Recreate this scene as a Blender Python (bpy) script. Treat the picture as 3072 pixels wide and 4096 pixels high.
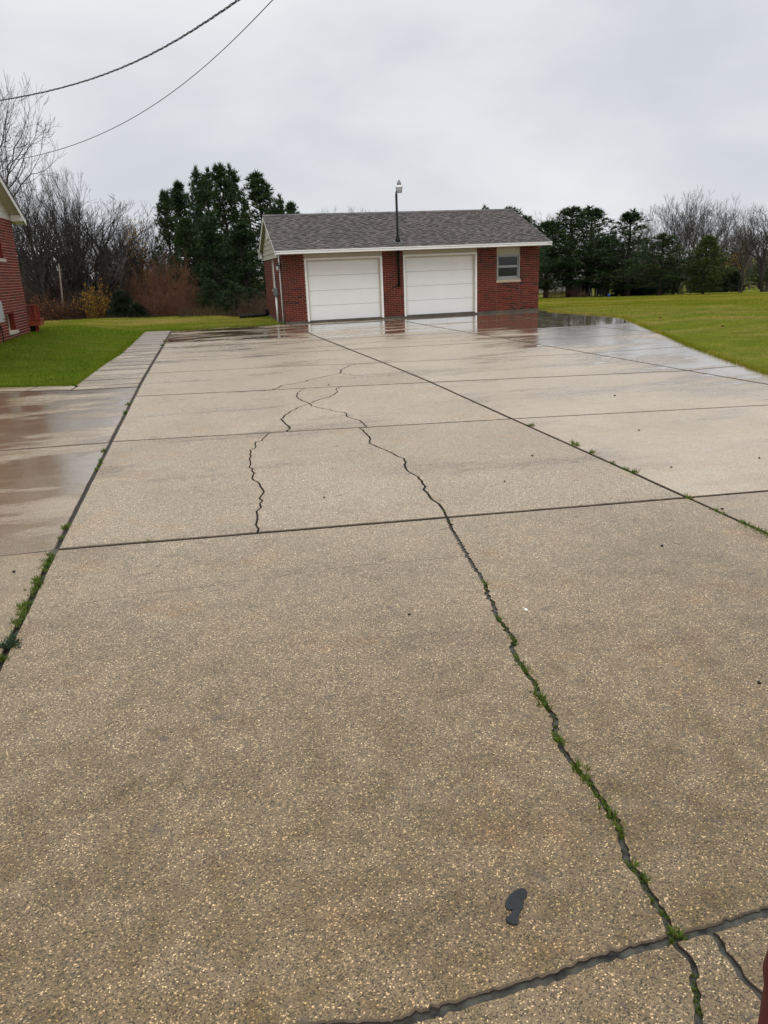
import bpy, math, random
import numpy as np
from mathutils import Matrix, Vector
from mathutils.geometry import delaunay_2d_cdt
rng = np.random.default_rng(7); random.seed(7)
for o in list(bpy.data.objects): bpy.data.objects.remove(o)
SC = bpy.context.scene; COL = SC.collection

# ------------------------------------------------------------------ camera
FPX = 3000.0; PITCH, ROLL, YAW = 0.31281, -0.04065, 0.22188; HC = 1.75
_cp, _sp = math.cos(PITCH), math.sin(PITCH)
FW = np.array([math.sin(YAW)*_cp, math.cos(YAW)*_cp, -_sp])
_r0 = np.array([math.cos(YAW), -math.sin(YAW), 0.0]); _u0 = np.cross(_r0, FW)
RT = _r0*math.cos(ROLL)+_u0*math.sin(ROLL); UP = -_r0*math.sin(ROLL)+_u0*math.cos(ROLL)
CAMP = np.array([0, 0, HC])
cd = bpy.data.cameras.new('camera'); cam = bpy.data.objects.new('camera', cd); COL.objects.link(cam)
cd.sensor_fit = 'VERTICAL'; cd.sensor_height = 36.0; cd.lens = FPX/4096*36.0
cd.clip_start = 0.05; cd.clip_end = 3000
cam.matrix_world = Matrix(((RT[0], UP[0], -FW[0], 0), (RT[1], UP[1], -FW[1], 0), (RT[2], UP[2], -FW[2], HC), (0, 0, 0, 1)))
SC.camera = cam; SC.render.resolution_x = 768; SC.render.resolution_y = 1024

# ------------------------------------------------------------------ world, sun, exposure
SUN_EL, SUN_AZ = math.radians(60), math.radians(200)      # azimuth clockwise from +Y
W = bpy.data.worlds.new('World'); SC.world = W; W.use_nodes = True
nt = W.node_tree; nt.nodes.clear()
wo = nt.nodes.new('ShaderNodeOutputWorld'); bg = nt.nodes.new('ShaderNodeBackground')
sky = nt.nodes.new('ShaderNodeTexSky'); sky.sky_type = 'NISHITA'; sky.sun_disc = False
sky.sun_elevation = SUN_EL; sky.sun_rotation = SUN_AZ; sky.air_density = 1.0; sky.dust_density = 4.0
hs = nt.nodes.new('ShaderNodeHueSaturation'); hs.inputs['Saturation'].default_value = 0.12; hs.inputs['Value'].default_value = 0.09
nt.links.new(sky.outputs[0], hs.inputs['Color'])
tc = nt.nodes.new('ShaderNodeTexCoord'); mp = nt.nodes.new('ShaderNodeMapping'); mp.inputs['Scale'].default_value = (1, 1, 2.2)
nz = nt.nodes.new('ShaderNodeTexNoise'); nz.inputs['Scale'].default_value = 2.6; nz.inputs['Detail'].default_value = 5; nz.inputs['Roughness'].default_value = 0.5
cr = nt.nodes.new('ShaderNodeValToRGB')
cr.color_ramp.elements[0].position = 0.33; cr.color_ramp.elements[0].color = (0.625, 0.658, 0.705, 1)
cr.color_ramp.elements[1].position = 0.66; cr.color_ramp.elements[1].color = (0.84, 0.85, 0.878, 1)
nt.links.new(tc.outputs['Generated'], mp.inputs[0]); nt.links.new(mp.outputs[0], nz.inputs['Vector']); nt.links.new(nz.outputs[0], cr.inputs[0])
mx = nt.nodes.new('ShaderNodeMix'); mx.data_type = 'RGBA'; mx.inputs[0].default_value = 0.9
nt.links.new(hs.outputs[0], mx.inputs[6]); nt.links.new(cr.outputs[0], mx.inputs[7])
nt.links.new(mx.outputs[2], bg.inputs[0]); bg.inputs[1].default_value = 1.0; nt.links.new(bg.outputs[0], wo.inputs[0])
sl = bpy.data.lights.new('sun', 'SUN'); sl.energy = 1.5; sl.angle = math.radians(55); sl.color = (1.0, 0.97, 0.93)
so = bpy.data.objects.new('sun', sl); COL.objects.link(so)
sd = Vector((math.sin(SUN_AZ)*math.cos(SUN_EL), math.cos(SUN_AZ)*math.cos(SUN_EL), math.sin(SUN_EL)))
so.rotation_euler = sd.to_track_quat('Z', 'Y').to_euler(); so.location = (0, -5, 30)
SC.view_settings.view_transform = 'Standard'; SC.view_settings.look = 'None'
SC.view_settings.exposure = 0.09; SC.view_settings.gamma = 1.0

# ------------------------------------------------------------------ photo ray helpers (real positions of what was measured)
def ray(px, py): return (px-1536)/FPX*RT-(py-2048)/FPX*UP+FW
def gnd(px, py, z=0.0):
    d = ray(px, py); return CAMP+d*((z-HC)/d[2])
def onY(px, py, Y):
    d = ray(px, py); return CAMP+d*(Y/d[1])
def onX(px, py, X):
    d = ray(px, py); return CAMP+d*(X/d[0])

# ------------------------------------------------------------------ terrain
def sst(t):
    t = np.clip(t, 0, 1); return t*t*(3-2*t)
def G(x, y):
    x = np.asarray(x, float); y = np.asarray(y, float)
    hl = 0.41*sst((-x-2.1)/2.6)*sst((y-14.2)/6.0)*(1-0.8*sst((y-26)/9))
    yc = np.where(x < 0, 38.0, 38.0-3.6*sst(x/1.8))
    left = -0.13*np.maximum(0, y-yc)
    left = np.maximum(left, -1.5)
    d = np.maximum(0, (x-13.2)*0.55+(y-24.0)*0.8)
    d2 = np.where(d < 6, d*d/12, d-3)
    right = -0.0335*np.minimum(d2, 95)
    w = sst((x-3)/9)
    bump = 0.035*np.sin(x*0.35+1.3)*np.sin(y*0.27)*sst((np.abs(x-4)-9)/6)
    return hl+left*(1-w)+right*w+bump
def hit(px, py):
    d = ray(px, py); t = 5.0
    while t < 400:
        p = CAMP+d*t
        if p[2] < G(p[0], p[1]): break
        t *= 1.004
    return CAMP+d*t

# ------------------------------------------------------------------ object helpers
def tag(o, label=None, cat=None, group=None, kind=None):
    if label: o['label'] = label
    if cat: o['category'] = cat
    if group: o['group'] = group
    if kind: o['kind'] = kind
    return o
def empty(name, loc=(0, 0, 0), parent=None):
    o = bpy.data.objects.new(name, None); COL.objects.link(o); o.location = loc; o.empty_display_size = 0.2
    if parent: setp(o, parent)
    return o
def wloc(o):
    return Vector(o.location)
def setp(o, p):
    o.parent = p; o.matrix_parent_inverse = Matrix.Translation(-wloc(p))
def link(name, me, parent=None, loc=None):
    o = bpy.data.objects.new(name, me); COL.objects.link(o)
    if loc is not None: o.location = loc
    if parent is not None: setp(o, parent)
    return o
class MB:
    def __init__(s): s.v = []; s.f = []
    def add(s, vs, fs):
        b = len(s.v); s.v.extend([tuple(map(float, q)) for q in vs]); s.f.extend([tuple(i+b for i in q) for q in fs]); return s
    def box(s, x0, x1, y0, y1, z0, z1, c=0.0):
        if c <= 0:
            return s.add([(x0, y0, z0), (x1, y0, z0), (x1, y1, z0), (x0, y1, z0), (x0, y0, z1), (x1, y0, z1), (x1, y1, z1), (x0, y1, z1)],
                         [(0, 3, 2, 1), (4, 5, 6, 7), (0, 1, 5, 4), (1, 2, 6, 5), (2, 3, 7, 6), (3, 0, 4, 7)])
        V = []                                    # chamfered box
        for sx in (0, 1):
            for sy in (0, 1):
                for sz in (0, 1):
                    X = (x0, x1)[sx]; Y = (y0, y1)[sy]; Z = (z0, z1)[sz]
                    dx = c*(1-2*sx); dy = c*(1-2*sy); dz = c*(1-2*sz)
                    V += [(X, Y+dy, Z+dz), (X+dx, Y, Z+dz), (X+dx, Y+dy, Z)]
        k = lambda a, b, cc, w: (a*4+b*2+cc)*3+w
        F = []
        for a in (0, 1):
            q = [k(a, 0, 0, 0), k(a, 1, 0, 0), k(a, 1, 1, 0), k(a, 0, 1, 0)]; F.append(tuple(q if a else q[::-1]))
            q = [k(0, a, 0, 1), k(1, a, 0, 1), k(1, a, 1, 1), k(0, a, 1, 1)]; F.append(tuple(q[::-1] if a else q))
            q = [k(0, 0, a, 2), k(1, 0, a, 2), k(1, 1, a, 2), k(0, 1, a, 2)]; F.append(tuple(q if a else q[::-1]))
        for a in (0, 1):
            for b in (0, 1):
                fl = (a == b)
                q = [k(a, b, 0, 0), k(a, b, 0, 1), k(a, b, 1, 1), k(a, b, 1, 0)]; F.append(tuple(q if fl else q[::-1]))
                q = [k(a, 0, b, 0), k(a, 0, b, 2), k(a, 1, b, 2), k(a, 1, b, 0)]; F.append(tuple(q[::-1] if fl else q))
                q = [k(0, a, b, 1), k(0, a, b, 2), k(1, a, b, 2), k(1, a, b, 1)]; F.append(tuple(q if fl else q[::-1]))
        for a in (0, 1):
            for b in (0, 1):
                for cc in (0, 1):
                    q = (k(a, b, cc, 0), k(a, b, cc, 1), k(a, b, cc, 2)); F.append(q if (a+b+cc) % 2 else q[::-1])
        return s.add(V, F)
    def tube(s, P, R, n=8, cap=True):
        P = [np.array(p, float) for p in P]; b = len(s.v); ref = None
        for i, p in enumerate(P):
            t = P[min(i+1, len(P)-1)]-P[max(i-1, 0)]; t = t/(np.linalg.norm(t)+1e-9)
            if ref is None: ref = np.array([1, 0, 0.]) if abs(t[0]) < .8 else np.array([0, 1., 0])
            a = np.cross(t, ref); a /= np.linalg.norm(a); c = np.cross(t, a); ref = np.cross(a, t)
            r = R[i] if hasattr(R, '__len__') else R
            for k in range(n):
                th = 2*math.pi*k/n; s.v.append(tuple(p+r*(math.cos(th)*a+math.sin(th)*c)))
        for i in range(len(P)-1):
            for k in range(n):
                s.f.append((b+i*n+k, b+i*n+(k+1) % n, b+(i+1)*n+(k+1) % n, b+(i+1)*n+k))
        if cap:
            s.f.append(tuple(b+k for k in range(n))[::-1]); s.f.append(tuple(b+(len(P)-1)*n+k for k in range(n)))
        return s
    def lathe(s, prof, c, n=20):
        return s.tube([(c[0], c[1], c[2]+z) for r, z in prof], [r for r, z in prof], n)
    def prism(s, poly, d):                     # polygon (3d points) extruded by d
        n = len(poly); poly = [np.array(p, float) for p in poly]; d = np.array(d, float)
        return s.add(poly+[p+d for p in poly], [tuple(range(n))[::-1], tuple(range(n, 2*n))]+[(i, (i+1) % n, n+(i+1) % n, n+i) for i in range(n)])
    def mesh(s, name, mat):
        me = bpy.data.meshes.new(name); me.from_pydata(s.v, [], s.f); me.materials.append(mat); me.validate(); me.update()
        import bmesh
        bm = bmesh.new(); bm.from_mesh(me); bmesh.ops.recalc_face_normals(bm, faces=bm.faces); bm.to_mesh(me); bm.free()
        return me
    def build(s, name, mat, parent=None, smooth=False):
        me = s.mesh(name, mat)
        if smooth:
            for p in me.polygons: p.use_smooth = True
        return link(name, me, parent)
def tri_mesh(name, V, mat, tint=None, quads=False):
    """V: (N,3or4,3) loose polygons"""
    N, k, _ = V.shape; me = bpy.data.meshes.new(name)
    me.vertices.add(N*k); me.vertices.foreach_set('co', V.reshape(-1).astype(np.float32))
    me.loops.add(N*k); me.loops.foreach_set('vertex_index', np.arange(N*k, dtype=np.int32))
    me.polygons.add(N); me.polygons.foreach_set('loop_start', np.arange(0, N*k, k, dtype=np.int32))
    me.polygons.foreach_set('loop_total', np.full(N, k, dtype=np.int32))
    if tint is not None:
        a = me.attributes.new('tint', 'FLOAT', 'POINT'); a.data.foreach_set('value', np.repeat(tint, k).astype(np.float32))
    me.materials.append(mat); me.update(); me.validate(); return me
def tubes_mesh(name, P0, P1, R0, R1, mat, k=3):
    P0 = np.array(P0); P1 = np.array(P1); R0 = np.array(R0)[:, None]; R1 = np.array(R1)[:, None]; n = len(P0)
    t = P1-P0; t /= np.linalg.norm(t, axis=1, keepdims=True)+1e-9
    ref = np.where(np.abs(t[:, 2:3]) < .9, np.array([[0, 0, 1.]]), np.array([[1., 0, 0]]))
    a = np.cross(t, ref); a /= np.linalg.norm(a, axis=1, keepdims=True)+1e-9; c = np.cross(t, a)
    V = np.zeros((n, 2*k, 3))
    for i in range(k):
        th = 2*math.pi*i/k; o = math.cos(th)*a+math.sin(th)*c
        V[:, i] = P0+o*R0; V[:, k+i] = P1+o*R1
    base = (np.arange(n)*2*k)[:, None]
    F = []
    for i in range(k): F.append(np.concatenate([base+i, base+(i+1) % k, base+k+(i+1) % k, base+k+i], axis=1))
    F = np.stack(F, 1).reshape(-1, 4)
    me = bpy.data.meshes.new(name); me.vertices.add(n*2*k); me.vertices.foreach_set('co', V.reshape(-1).astype(np.float32))
    me.loops.add(len(F)*4); me.loops.foreach_set('vertex_index', F.reshape(-1).astype(np.int32))
    me.polygons.add(len(F)); me.polygons.foreach_set('loop_start', np.arange(0, len(F)*4, 4, dtype=np.int32)); me.polygons.foreach_set('loop_total', np.full(len(F), 4, dtype=np.int32))
    me.polygons.foreach_set('use_smooth', np.ones(len(F), dtype=bool))
    me.materials.append(mat); me.update(); me.validate(); return me
def copy_tree(o, loc, rz=0.0, sc=(1, 1, 1)):
    c = o.copy(); COL.objects.link(c); c.location = loc; c.rotation_euler = (0, 0, rz); c.scale = sc
    for ch in o.children:
        k = ch.copy(); COL.objects.link(k); k.parent = c; k.matrix_parent_inverse = ch.matrix_parent_inverse.copy()
        for g in ch.children:
            q = g.copy(); COL.objects.link(q); q.parent = k
    return c

# ------------------------------------------------------------------ materials
class NT:
    def __init__(s, name):
        s.m = bpy.data.materials.new(name); s.m.use_nodes = True; s.t = s.m.node_tree
        s.b = s.t.nodes['Principled BSDF']; s.out = s.t.nodes['Material Output']
    def n(s, ty, **kw):
        q = s.t.nodes.new('ShaderNode'+ty)
        for k, v in kw.items():
            if k.startswith('i_'):
                key = k[2:]; q.inputs[int(key) if key.isdigit() else key].default_value = v
            else: setattr(q, k, v)
        return q
    def l(s, a, b): s.t.links.new(a, b)
    def pos(s): return s.n('NewGeometry').outputs['Position']
    def noise(s, scale, vec=None, detail=4, rough=.55, stretch=None):
        q = s.n('TexNoise', i_Scale=scale, i_Detail=detail, i_Roughness=rough)
        v = vec if vec is not None else s.pos()
        if stretch:
            m = s.n('Mapping'); m.inputs['Scale'].default_value = stretch; s.l(v, m.inputs[0]); v = m.outputs[0]
        s.l(v, q.inputs['Vector']); return q.outputs[0]
    def ramp(s, fac, stops, interp='LINEAR'):
        q = s.n('ValToRGB'); e = q.color_ramp.elements; q.color_ramp.interpolation = interp
        while len(e) < len(stops): e.new(.5)
        for i, (p, c) in enumerate(stops):
            e[i].position = p; e[i].color = (c, c, c, 1) if not hasattr(c, '__len__') else (*c, 1)
        s.l(fac, q.inputs[0]); return q.outputs[0]
    def mix(s, fac, a, b, blend='MIX'):
        q = s.n('Mix', data_type='RGBA', blend_type=blend)
        for sock, v in ((q.inputs[0], fac), (q.inputs[6], a), (q.inputs[7], b)):
            if hasattr(v, 'is_linked'): s.l(v, sock)
            elif hasattr(v, '__len__'): sock.default_value = (*v, 1)
            else: sock.default_value = v if sock == q.inputs[0] else (v, v, v, 1)
        return q.outputs[2]
    def math(s, op, a, b=0.0, c=None, clamp=False):
        q = s.n('Math', operation=op, use_clamp=clamp)
        for i, v in enumerate((a, b, c)):
            if v is None: continue
            if hasattr(v, 'is_linked'): s.l(v, q.inputs[i])
            else: q.inputs[i].default_value = v
        return q.outputs[0]
    def step(s, v, a, b):
        q = s.n('MapRange', interpolation_type='SMOOTHSTEP'); s.l(v, q.inputs[0]); q.inputs[1].default_value = a; q.inputs[2].default_value = b
        return q.outputs[0]
    def set(s, name, v):
        k = s.b.inputs[name]
        if hasattr(v, 'is_linked'): s.l(v, k)
        elif hasattr(v, '__len__'): k.default_value = (*v, 1)
        else: k.default_value = v
    def bump(s, h, strength=.3, dist=.01, normal=None):
        q = s.n('Bump'); q.inputs['Distance'].default_value = dist
        if hasattr(strength, 'is_linked'): s.l(strength, q.inputs['Strength'])
        else: q.inputs['Strength'].default_value = strength
        s.l(h, q.inputs['Height']); s.l(q.outputs[0], s.b.inputs['Normal']); return q.outputs[0]
    def oattr(s, name): return s.n('Attribute', attribute_type='OBJECT', attribute_name=name).outputs['Fac']
    def rnd(s):
        a = s.n('Attribute', attribute_name='tint').outputs['Fac']; b = s.n('ObjectInfo').outputs['Random']
        return s.math('FRACT', s.math('ADD', a, b))

def simple(name, col, rough=.6, var=.15, scale=6.0, bump=0.0, metal=0.0, spec=.5, stretch=None, coord=False):
    t = NT(name)
    vec = t.n('TexCoord').outputs['Object'] if coord else None
    n = t.noise(scale, vec, stretch=stretch)
    lo = tuple(c*(1-var) for c in col); hi = tuple(min(1, c*(1+var)) for c in col)
    t.set('Base Color', t.ramp(n, [(.3, lo), (.7, hi)])); t.set('Roughness', rough); t.set('Metallic', metal); t.set('Specular IOR Level', spec)
    if bump: t.bump(t.noise(scale*8, vec, stretch=stretch), bump, .005)
    return t.m

def concrete_mat():
    t = NT('wet_concrete'); P = t.pos()
    sep = t.n('SeparateXYZ'); t.l(P, sep.inputs[0]); X, Y = sep.outputs[0], sep.outputs[1]
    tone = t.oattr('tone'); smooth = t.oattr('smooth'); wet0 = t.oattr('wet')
    big = t.noise(.9, P, 5, .6); mid = t.noise(6.0, P, 4, .6)
    brown = t.ramp(big, [(.3, (.120, .079, .027)), (.5, (.158, .105, .040)), (.72, (.198, .135, .056))])
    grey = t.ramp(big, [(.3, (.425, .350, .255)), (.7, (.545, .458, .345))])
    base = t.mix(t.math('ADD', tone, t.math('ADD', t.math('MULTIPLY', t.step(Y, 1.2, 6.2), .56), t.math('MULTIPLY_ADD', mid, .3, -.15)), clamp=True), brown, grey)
    base = t.mix(t.math('MULTIPLY', t.ramp(mid, [(.35, 0.0), (.75, 1.0)]), .35), base, (.40, .29, .18))
    # aggregate speckle
    def vor(scale):
        q = t.n('TexVoronoi', i_Scale=scale); t.l(P, q.inputs['Vector']); s_ = t.n('SeparateColor'); t.l(q.outputs['Color'], s_.inputs[0]); return s_.outputs[0], s_.outputs[1], q.outputs['Distance']
    r1, g1, d1 = vor(240.0); r2, g2, d2 = vor(95.0); r3, g3, d3 = vor(480.0)
    sp1 = t.ramp(r1, [(.0, .25), (.16, .40), (.26, .92), (.78, 1.08), (.92, 1.5), (.96, 2.8), (1.0, 4.2)])
    sp3 = t.ramp(r3, [(.0, .55), (.25, .8), (.6, 1.05), (.9, 1.25), (1.0, 1.6)])
    sp2 = t.ramp(r2, [(.0, .7), (.03, .8), (.06, 1.0), (.97, 1.0), (1.0, 1.25)])
    k = t.math('SUBTRACT', 1.0, t.math('MULTIPLY', smooth, .72))
    c = t.mix(k, base, t.mix(1.0, t.mix(1.0, t.mix(1.0, base, sp1, 'MULTIPLY'), sp3, 'MULTIPLY'), sp2, 'MULTIPLY'))
    # dark spall pits and stains
    pit = t.noise(7.0, P, 3, .6, stretch=(1, 1.6, 1)); pitm = t.math('MULTIPLY', t.step(pit, .63, .70), k)
    c = t.mix(t.math('MULTIPLY', pitm, .55), c, (.09, .075, .065))
    st = t.noise(.45, P, 6, .65); c = t.mix(t.math('MULTIPLY', t.step(st, .5, .72), .35), c, t.mix(1.0, c, (.62, .58, .54), 'MULTIPLY'))
    rs = t.noise(1.7, P, 5, .7); c = t.mix(t.math('MULTIPLY', t.step(rs, .54, .72), t.math('MULTIPLY', k, .45)), c, t.mix(1.0, c, (1.30, .98, .66), 'MULTIPLY'))
    ds = t.noise(3.4, P, 6, .75); c = t.mix(t.math('MULTIPLY', t.step(ds, .56, .70), t.math('MULTIPLY', k, .5)), c, t.mix(1.0, c, (.60, .56, .56), 'MULTIPLY'))
    # standing water: low spots
    w1 = t.noise(.6, P, 6, .62, stretch=(.55, 1.5, 1)); w2 = t.noise(3.2, P, 5, .65, stretch=(.5, 1.7, 1))
    wn = t.math('ADD', t.math('MULTIPLY', w1, .86), t.math('MULTIPLY', w2, .2))
    near = t.math('MULTIPLY', t.step(Y, 15.5, 26.5), .180)
    rgt = t.math('MULTIPLY', t.step(t.math('SUBTRACT', X, t.math('MULTIPLY', Y, .12)), 4.6, 7.5), .16)
    wv = t.math('ADD', t.math('ADD', wn, wet0), t.math('ADD', near, t.math('MULTIPLY', rgt, t.step(Y, 7.0, 10.0))))
    film = t.step(wv, .66, .71); damp = t.step(wv, .52, .68)
    c = t.mix(damp, c, t.mix(1.0, c, (.78, .75, .72), 'MULTIPLY')); c = t.mix(film, c, t.mix(1.0, c, (.74, .68, .61), 'MULTIPLY'))
    t.set('Base Color', c)
    rr = t.math('ADD', .27, t.math('MULTIPLY', mid, .25))
    rr = t.math('MULTIPLY_ADD', damp, -.20, rr)
    rf = t.n('Mix', data_type='FLOAT'); t.l(film, rf.inputs[0]); t.l(rr, rf.inputs[2]); t.l(t.math('ADD', t.oattr('frough'), t.math('MULTIPLY', t.step(w2, .45, .6), .06)), rf.inputs[3])
    t.set('Roughness', rf.outputs[0]); t.set('IOR', 1.42); t.set('Coat Weight', t.math('MULTIPLY_ADD', film, .74, .26)); t.set('Coat Roughness', rf.outputs[0]); t.set('Coat IOR', 1.45)
    hgt = t.math('ADD', t.math('MULTIPLY', d1, 1.0), t.math('ADD', t.math('MULTIPLY', d3, .5), t.math('MULTIPLY', mid, .5)))
    dry = t.math('SUBTRACT', 1.0, t.math('MAXIMUM', t.math('MULTIPLY', film, .985), t.math('MULTIPLY', smooth, .7)))
    nb_ = t.bump(hgt, t.math('MULTIPLY', dry, .40), .003); t.l(nb_, t.b.inputs['Coat Normal'])
    return t.m

def bed_mat():
    t = NT('joint_earth'); sep = t.n('SeparateXYZ'); t.l(t.pos(), sep.inputs[0]); n = t.noise(14, None, 4, .6)
    c = t.ramp(n, [(.3, (.055, .055, .047)), (.7, (.135, .135, .118))]); c = t.mix(t.step(sep.outputs[0], -.3, -.8), c, (.022, .018, .013)); c = t.mix(t.step(sep.outputs[1], 4.4, 5.2), c, (.020, .016, .012))
    t.set('Base Color', c); t.set('Roughness', .6); t.bump(n, .4, .005); return t.m
def brick_mat(name, cols, scale=1.0):
    t = NT(name); r = t.rnd(); n = t.noise(30, t.pos(), 4, .6)
    c = t.ramp(r, [(i/(len(cols)-1), q) for i, q in enumerate(cols)])
    c = t.mix(t.math('MULTIPLY', t.step(n, .5, .75), .5), c, t.mix(1.0, c, (.5, .5, .5), 'MULTIPLY'))
    st = t.noise(.9, t.pos(), 4, .6); c = t.mix(t.math('MULTIPLY', t.step(st, .52, .7), .35), c, (.055, .026, .018))
    t.set('Base Color', c); t.set('Roughness', t.math('MULTIPLY_ADD', n, .2, .68)); t.set('Specular IOR Level', .3); t.bump(n, .25, .004); return t.m

def leaf_mat(name, cols, rough=.55, trans=.25):
    t = NT(name); r = t.n('Attribute', attribute_name='tint').outputs['Fac']; ob = t.n('ObjectInfo').outputs['Random']
    v = t.math('ADD', t.math('MULTIPLY', r, .75), t.math('MULTIPLY', ob, .25))
    c = t.ramp(v, [(i/(len(cols)-1), q) for i, q in enumerate(cols)])
    t.set('Base Color', c); t.set('Roughness', rough); t.set('Specular IOR Level', .3)
    if trans:
        tr = t.n('BsdfTranslucent'); t.l(c, tr.inputs[0]); ms = t.n('MixShader'); ms.inputs[0].default_value = trans
        t.l(t.b.outputs[0], ms.inputs[1]); t.l(tr.outputs[0], ms.inputs[2]); t.l(ms.outputs[0], t.out.inputs[0])
    return t.m

def lawn_mat():
    t = NT('lawn'); P = t.pos(); sep = t.n('SeparateXYZ'); t.l(P, sep.inputs[0])
    big = t.noise(.16, P, 5, .6); md = t.noise(1.4, P, 5, .65); fn = t.noise(18, P, 4, .7)
    gl = t.ramp(md, [(.3, (.075, .115, .008)), (.6, (.115, .165, .012)), (.8, (.18, .20, .025))])
    gr = t.ramp(md, [(.3, (.105, .140, .010)), (.55, (.160, .185, .017)), (.75, (.25, .235, .035))])
    m = t.step(sep.outputs[0], 2.0, 9.0); far = t.step(sep.outputs[1], 24.0, 33.0)
    c = t.mix(m, gl, gr)
    c = t.mix(t.math('MULTIPLY', grass_patch(t), t.math('MULTIPLY_ADD', t.math('MAXIMUM', m, far), .55, .15)), c, (.24, .20, .055))
    # mown stripes
    w = t.n('TexWave', i_Scale=.33, i_Distortion=1.2, i_Detail=2.0); mpp = t.n('Mapping'); mpp.inputs['Rotation'].default_value = (0, 0, math.radians(62)); t.l(P, mpp.inputs[0]); t.l(mpp.outputs[0], w.inputs['Vector'])
    c = t.mix(t.math('MULTIPLY', w.outputs['Fac'], .32), c, t.mix(1.0, c, (.55, .62, .5), 'MULTIPLY'))
    c = t.mix(1.0, c, t.ramp(fn, [(.25, .55), (.5, 1.0), (.8, 1.45)]), 'MULTIPLY')
    t.set('Base Color', c); t.set('Roughness', .95); t.set('Specular IOR Level', .05); t.bump(fn, .8, .06); return t.m

def grass_patch(t):
    P = t.pos(); a = t.noise(.42, P, 4, .6, stretch=(.8, 1.5, 1)); b_ = t.noise(.11, P, 3, .5)
    return t.step(t.math('ADD', t.math('MULTIPLY', a, .7), t.math('MULTIPLY', b_, .3)), .45, .60)
def blade_mat(name, green, tan, amount):
    t = NT(name); r = t.n('Attribute', attribute_name='tint').outputs['Fac']
    g = t.ramp(r, [(i/(len(green)-1), q) for i, q in enumerate(green)]); y = t.ramp(r, [(i/(len(tan)-1), q) for i, q in enumerate(tan)])
    sep = t.n('SeparateXYZ'); t.l(t.pos(), sep.inputs[0]); far = t.step(sep.outputs[1], 23.0, 31.0)
    k = t.math('MULTIPLY', grass_patch(t), t.math('MULTIPLY_ADD', far, 1-amount, amount)) if amount < .6 else t.math('MULTIPLY', grass_patch(t), amount)
    c = t.mix(k, g, y); t.set('Base Color', c); t.set('Roughness', .75); t.set('Specular IOR Level', .08)
    tr = t.n('BsdfTranslucent'); t.l(c, tr.inputs[0]); ms = t.n('MixShader'); ms.inputs[0].default_value = .3
    t.l(t.b.outputs[0], ms.inputs[1]); t.l(tr.outputs[0], ms.inputs[2]); t.l(ms.outputs[0], t.out.inputs[0]); return t.m
M = {}
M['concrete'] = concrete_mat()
M['brick'] = brick_mat('red_brick', [(.120, .016, .008), (.150, .021, .010), (.088, .013, .008), (.180, .028, .012), (.030, .009, .007), (.135, .024, .011)])
M['brick_h'] = brick_mat('house_brick', [(.165, .015, .008), (.205, .021, .010), (.140, .014, .008), (.225, .027, .012), (.070, .012, .008), (.185, .023, .011)])
M['mortar'] = simple('mortar', (.36, .26, .20), .9, .2, 9, .3)
M['mortar_h'] = simple('mortar_light', (.58, .45, .37), .9, .12, 9, .3)
M['found'] = simple('foundation_concrete', (.085, .074, .058), .7, .4, 2.2, .4)
M['white'] = simple('white_paint', (.84, .84, .83), .45, .05, 3.0, .05)
M['door'] = simple('door_steel', (.84, .85, .84), .5, .03, 1.5, .06)
M['cream'] = simple('cream_aluminium', (.50, .46, .37), .55, .07, 2.0, .05)
M['clap'] = simple('weathered_clapboard', (.40, .365, .30), .75, .28, 3.0, .3, stretch=(6, .6, 6))
M['clap_h'] = simple('cream_siding', (.55, .52, .45), .65, .08, 3.0, .1)
M['sill'] = simple('limestone_sill', (.45, .37, .27), .8, .15, 8, .3)
M['glass'] = simple('window_glass', (.022, .024, .028), .06, .2, 2.0, 0)
M['blackmetal'] = simple('black_metal', (.008, .008, .009), .6, .3, 5, .1, spec=.25)
M['grey_metal'] = simple('grey_metal', (.22, .245, .25), .45, .12, 6, .1, metal=.2)
M['pvc'] = simple('white_pvc', (.62, .61, .57), .5, .06, 4)
M['silt'] = simple('wet_silt', (.055, .054, .044), .5, .85, 26, .4)
M['joint_edge'] = simple('dirt_stained_joint_edge', (.115, .085, .055), .8, .45, 9, .4)
M['joint'] = simple('dirty_joint_face', (.050, .038, .027), .85, .5, 20, .4)
M['soil'] = simple('soil', (.040, .032, .022), .9, .4, 6, .5)
M['lens'] = simple('lamp_lens', (.50, .51, .52), .3, .05, 10)
M['alu'] = simple('aluminium', (.33, .34, .34), .4, .1, 8, metal=.5)
M['redwood'] = simple('red_stain_wood', (.22, .022, .012), .6, .25, 4, .15, stretch=(1, 1, 6))
M['redwood2'] = simple('red_orange_wood', (.28, .050, .016), .6, .2, 4, .15, stretch=(6, 6, 1))
M['darkred'] = simple('dark_red_paint', (.095, .008, .012), .6, .25, 9, .2)
M['wire'] = simple('wire_black', (.03, .03, .033), .5, .2, 10)
M['wiregrey'] = simple('wire_grey', (.09, .09, .10), .5, .2, 10)
M['rubber'] = simple('black_rubber', (.018, .023, .025), .55, .25, 14, .25)
M['bark'] = simple('grey_bark', (.040, .033, .029), .9, .35, 3, .5, coord=True)
M['bark_pale'] = simple('pale_bark', (.19, .155, .12), .9, .35, 3, .5, coord=True)
M['bark_brown'] = simple('brown_twigs', (.085, .045, .026), .9, .4, 1.0, 0)
M['bark_red'] = simple('red_brown_twigs', (.145, .058, .030), .9, .45, .8, 0)
M['pinebark'] = simple('pine_bark', (.038, .028, .021), .95, .4, 4, .5, coord=True)
M['far'] = simple('far_twigs', (.105, .085, .076), .95, .3, .3, 0)
M['needle'] = leaf_mat('pine_needles', [(.010, .022, .010), (.016, .036, .013), (.024, .052, .016), (.040, .070, .020), (.060, .075, .022)], .5, .12)
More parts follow.
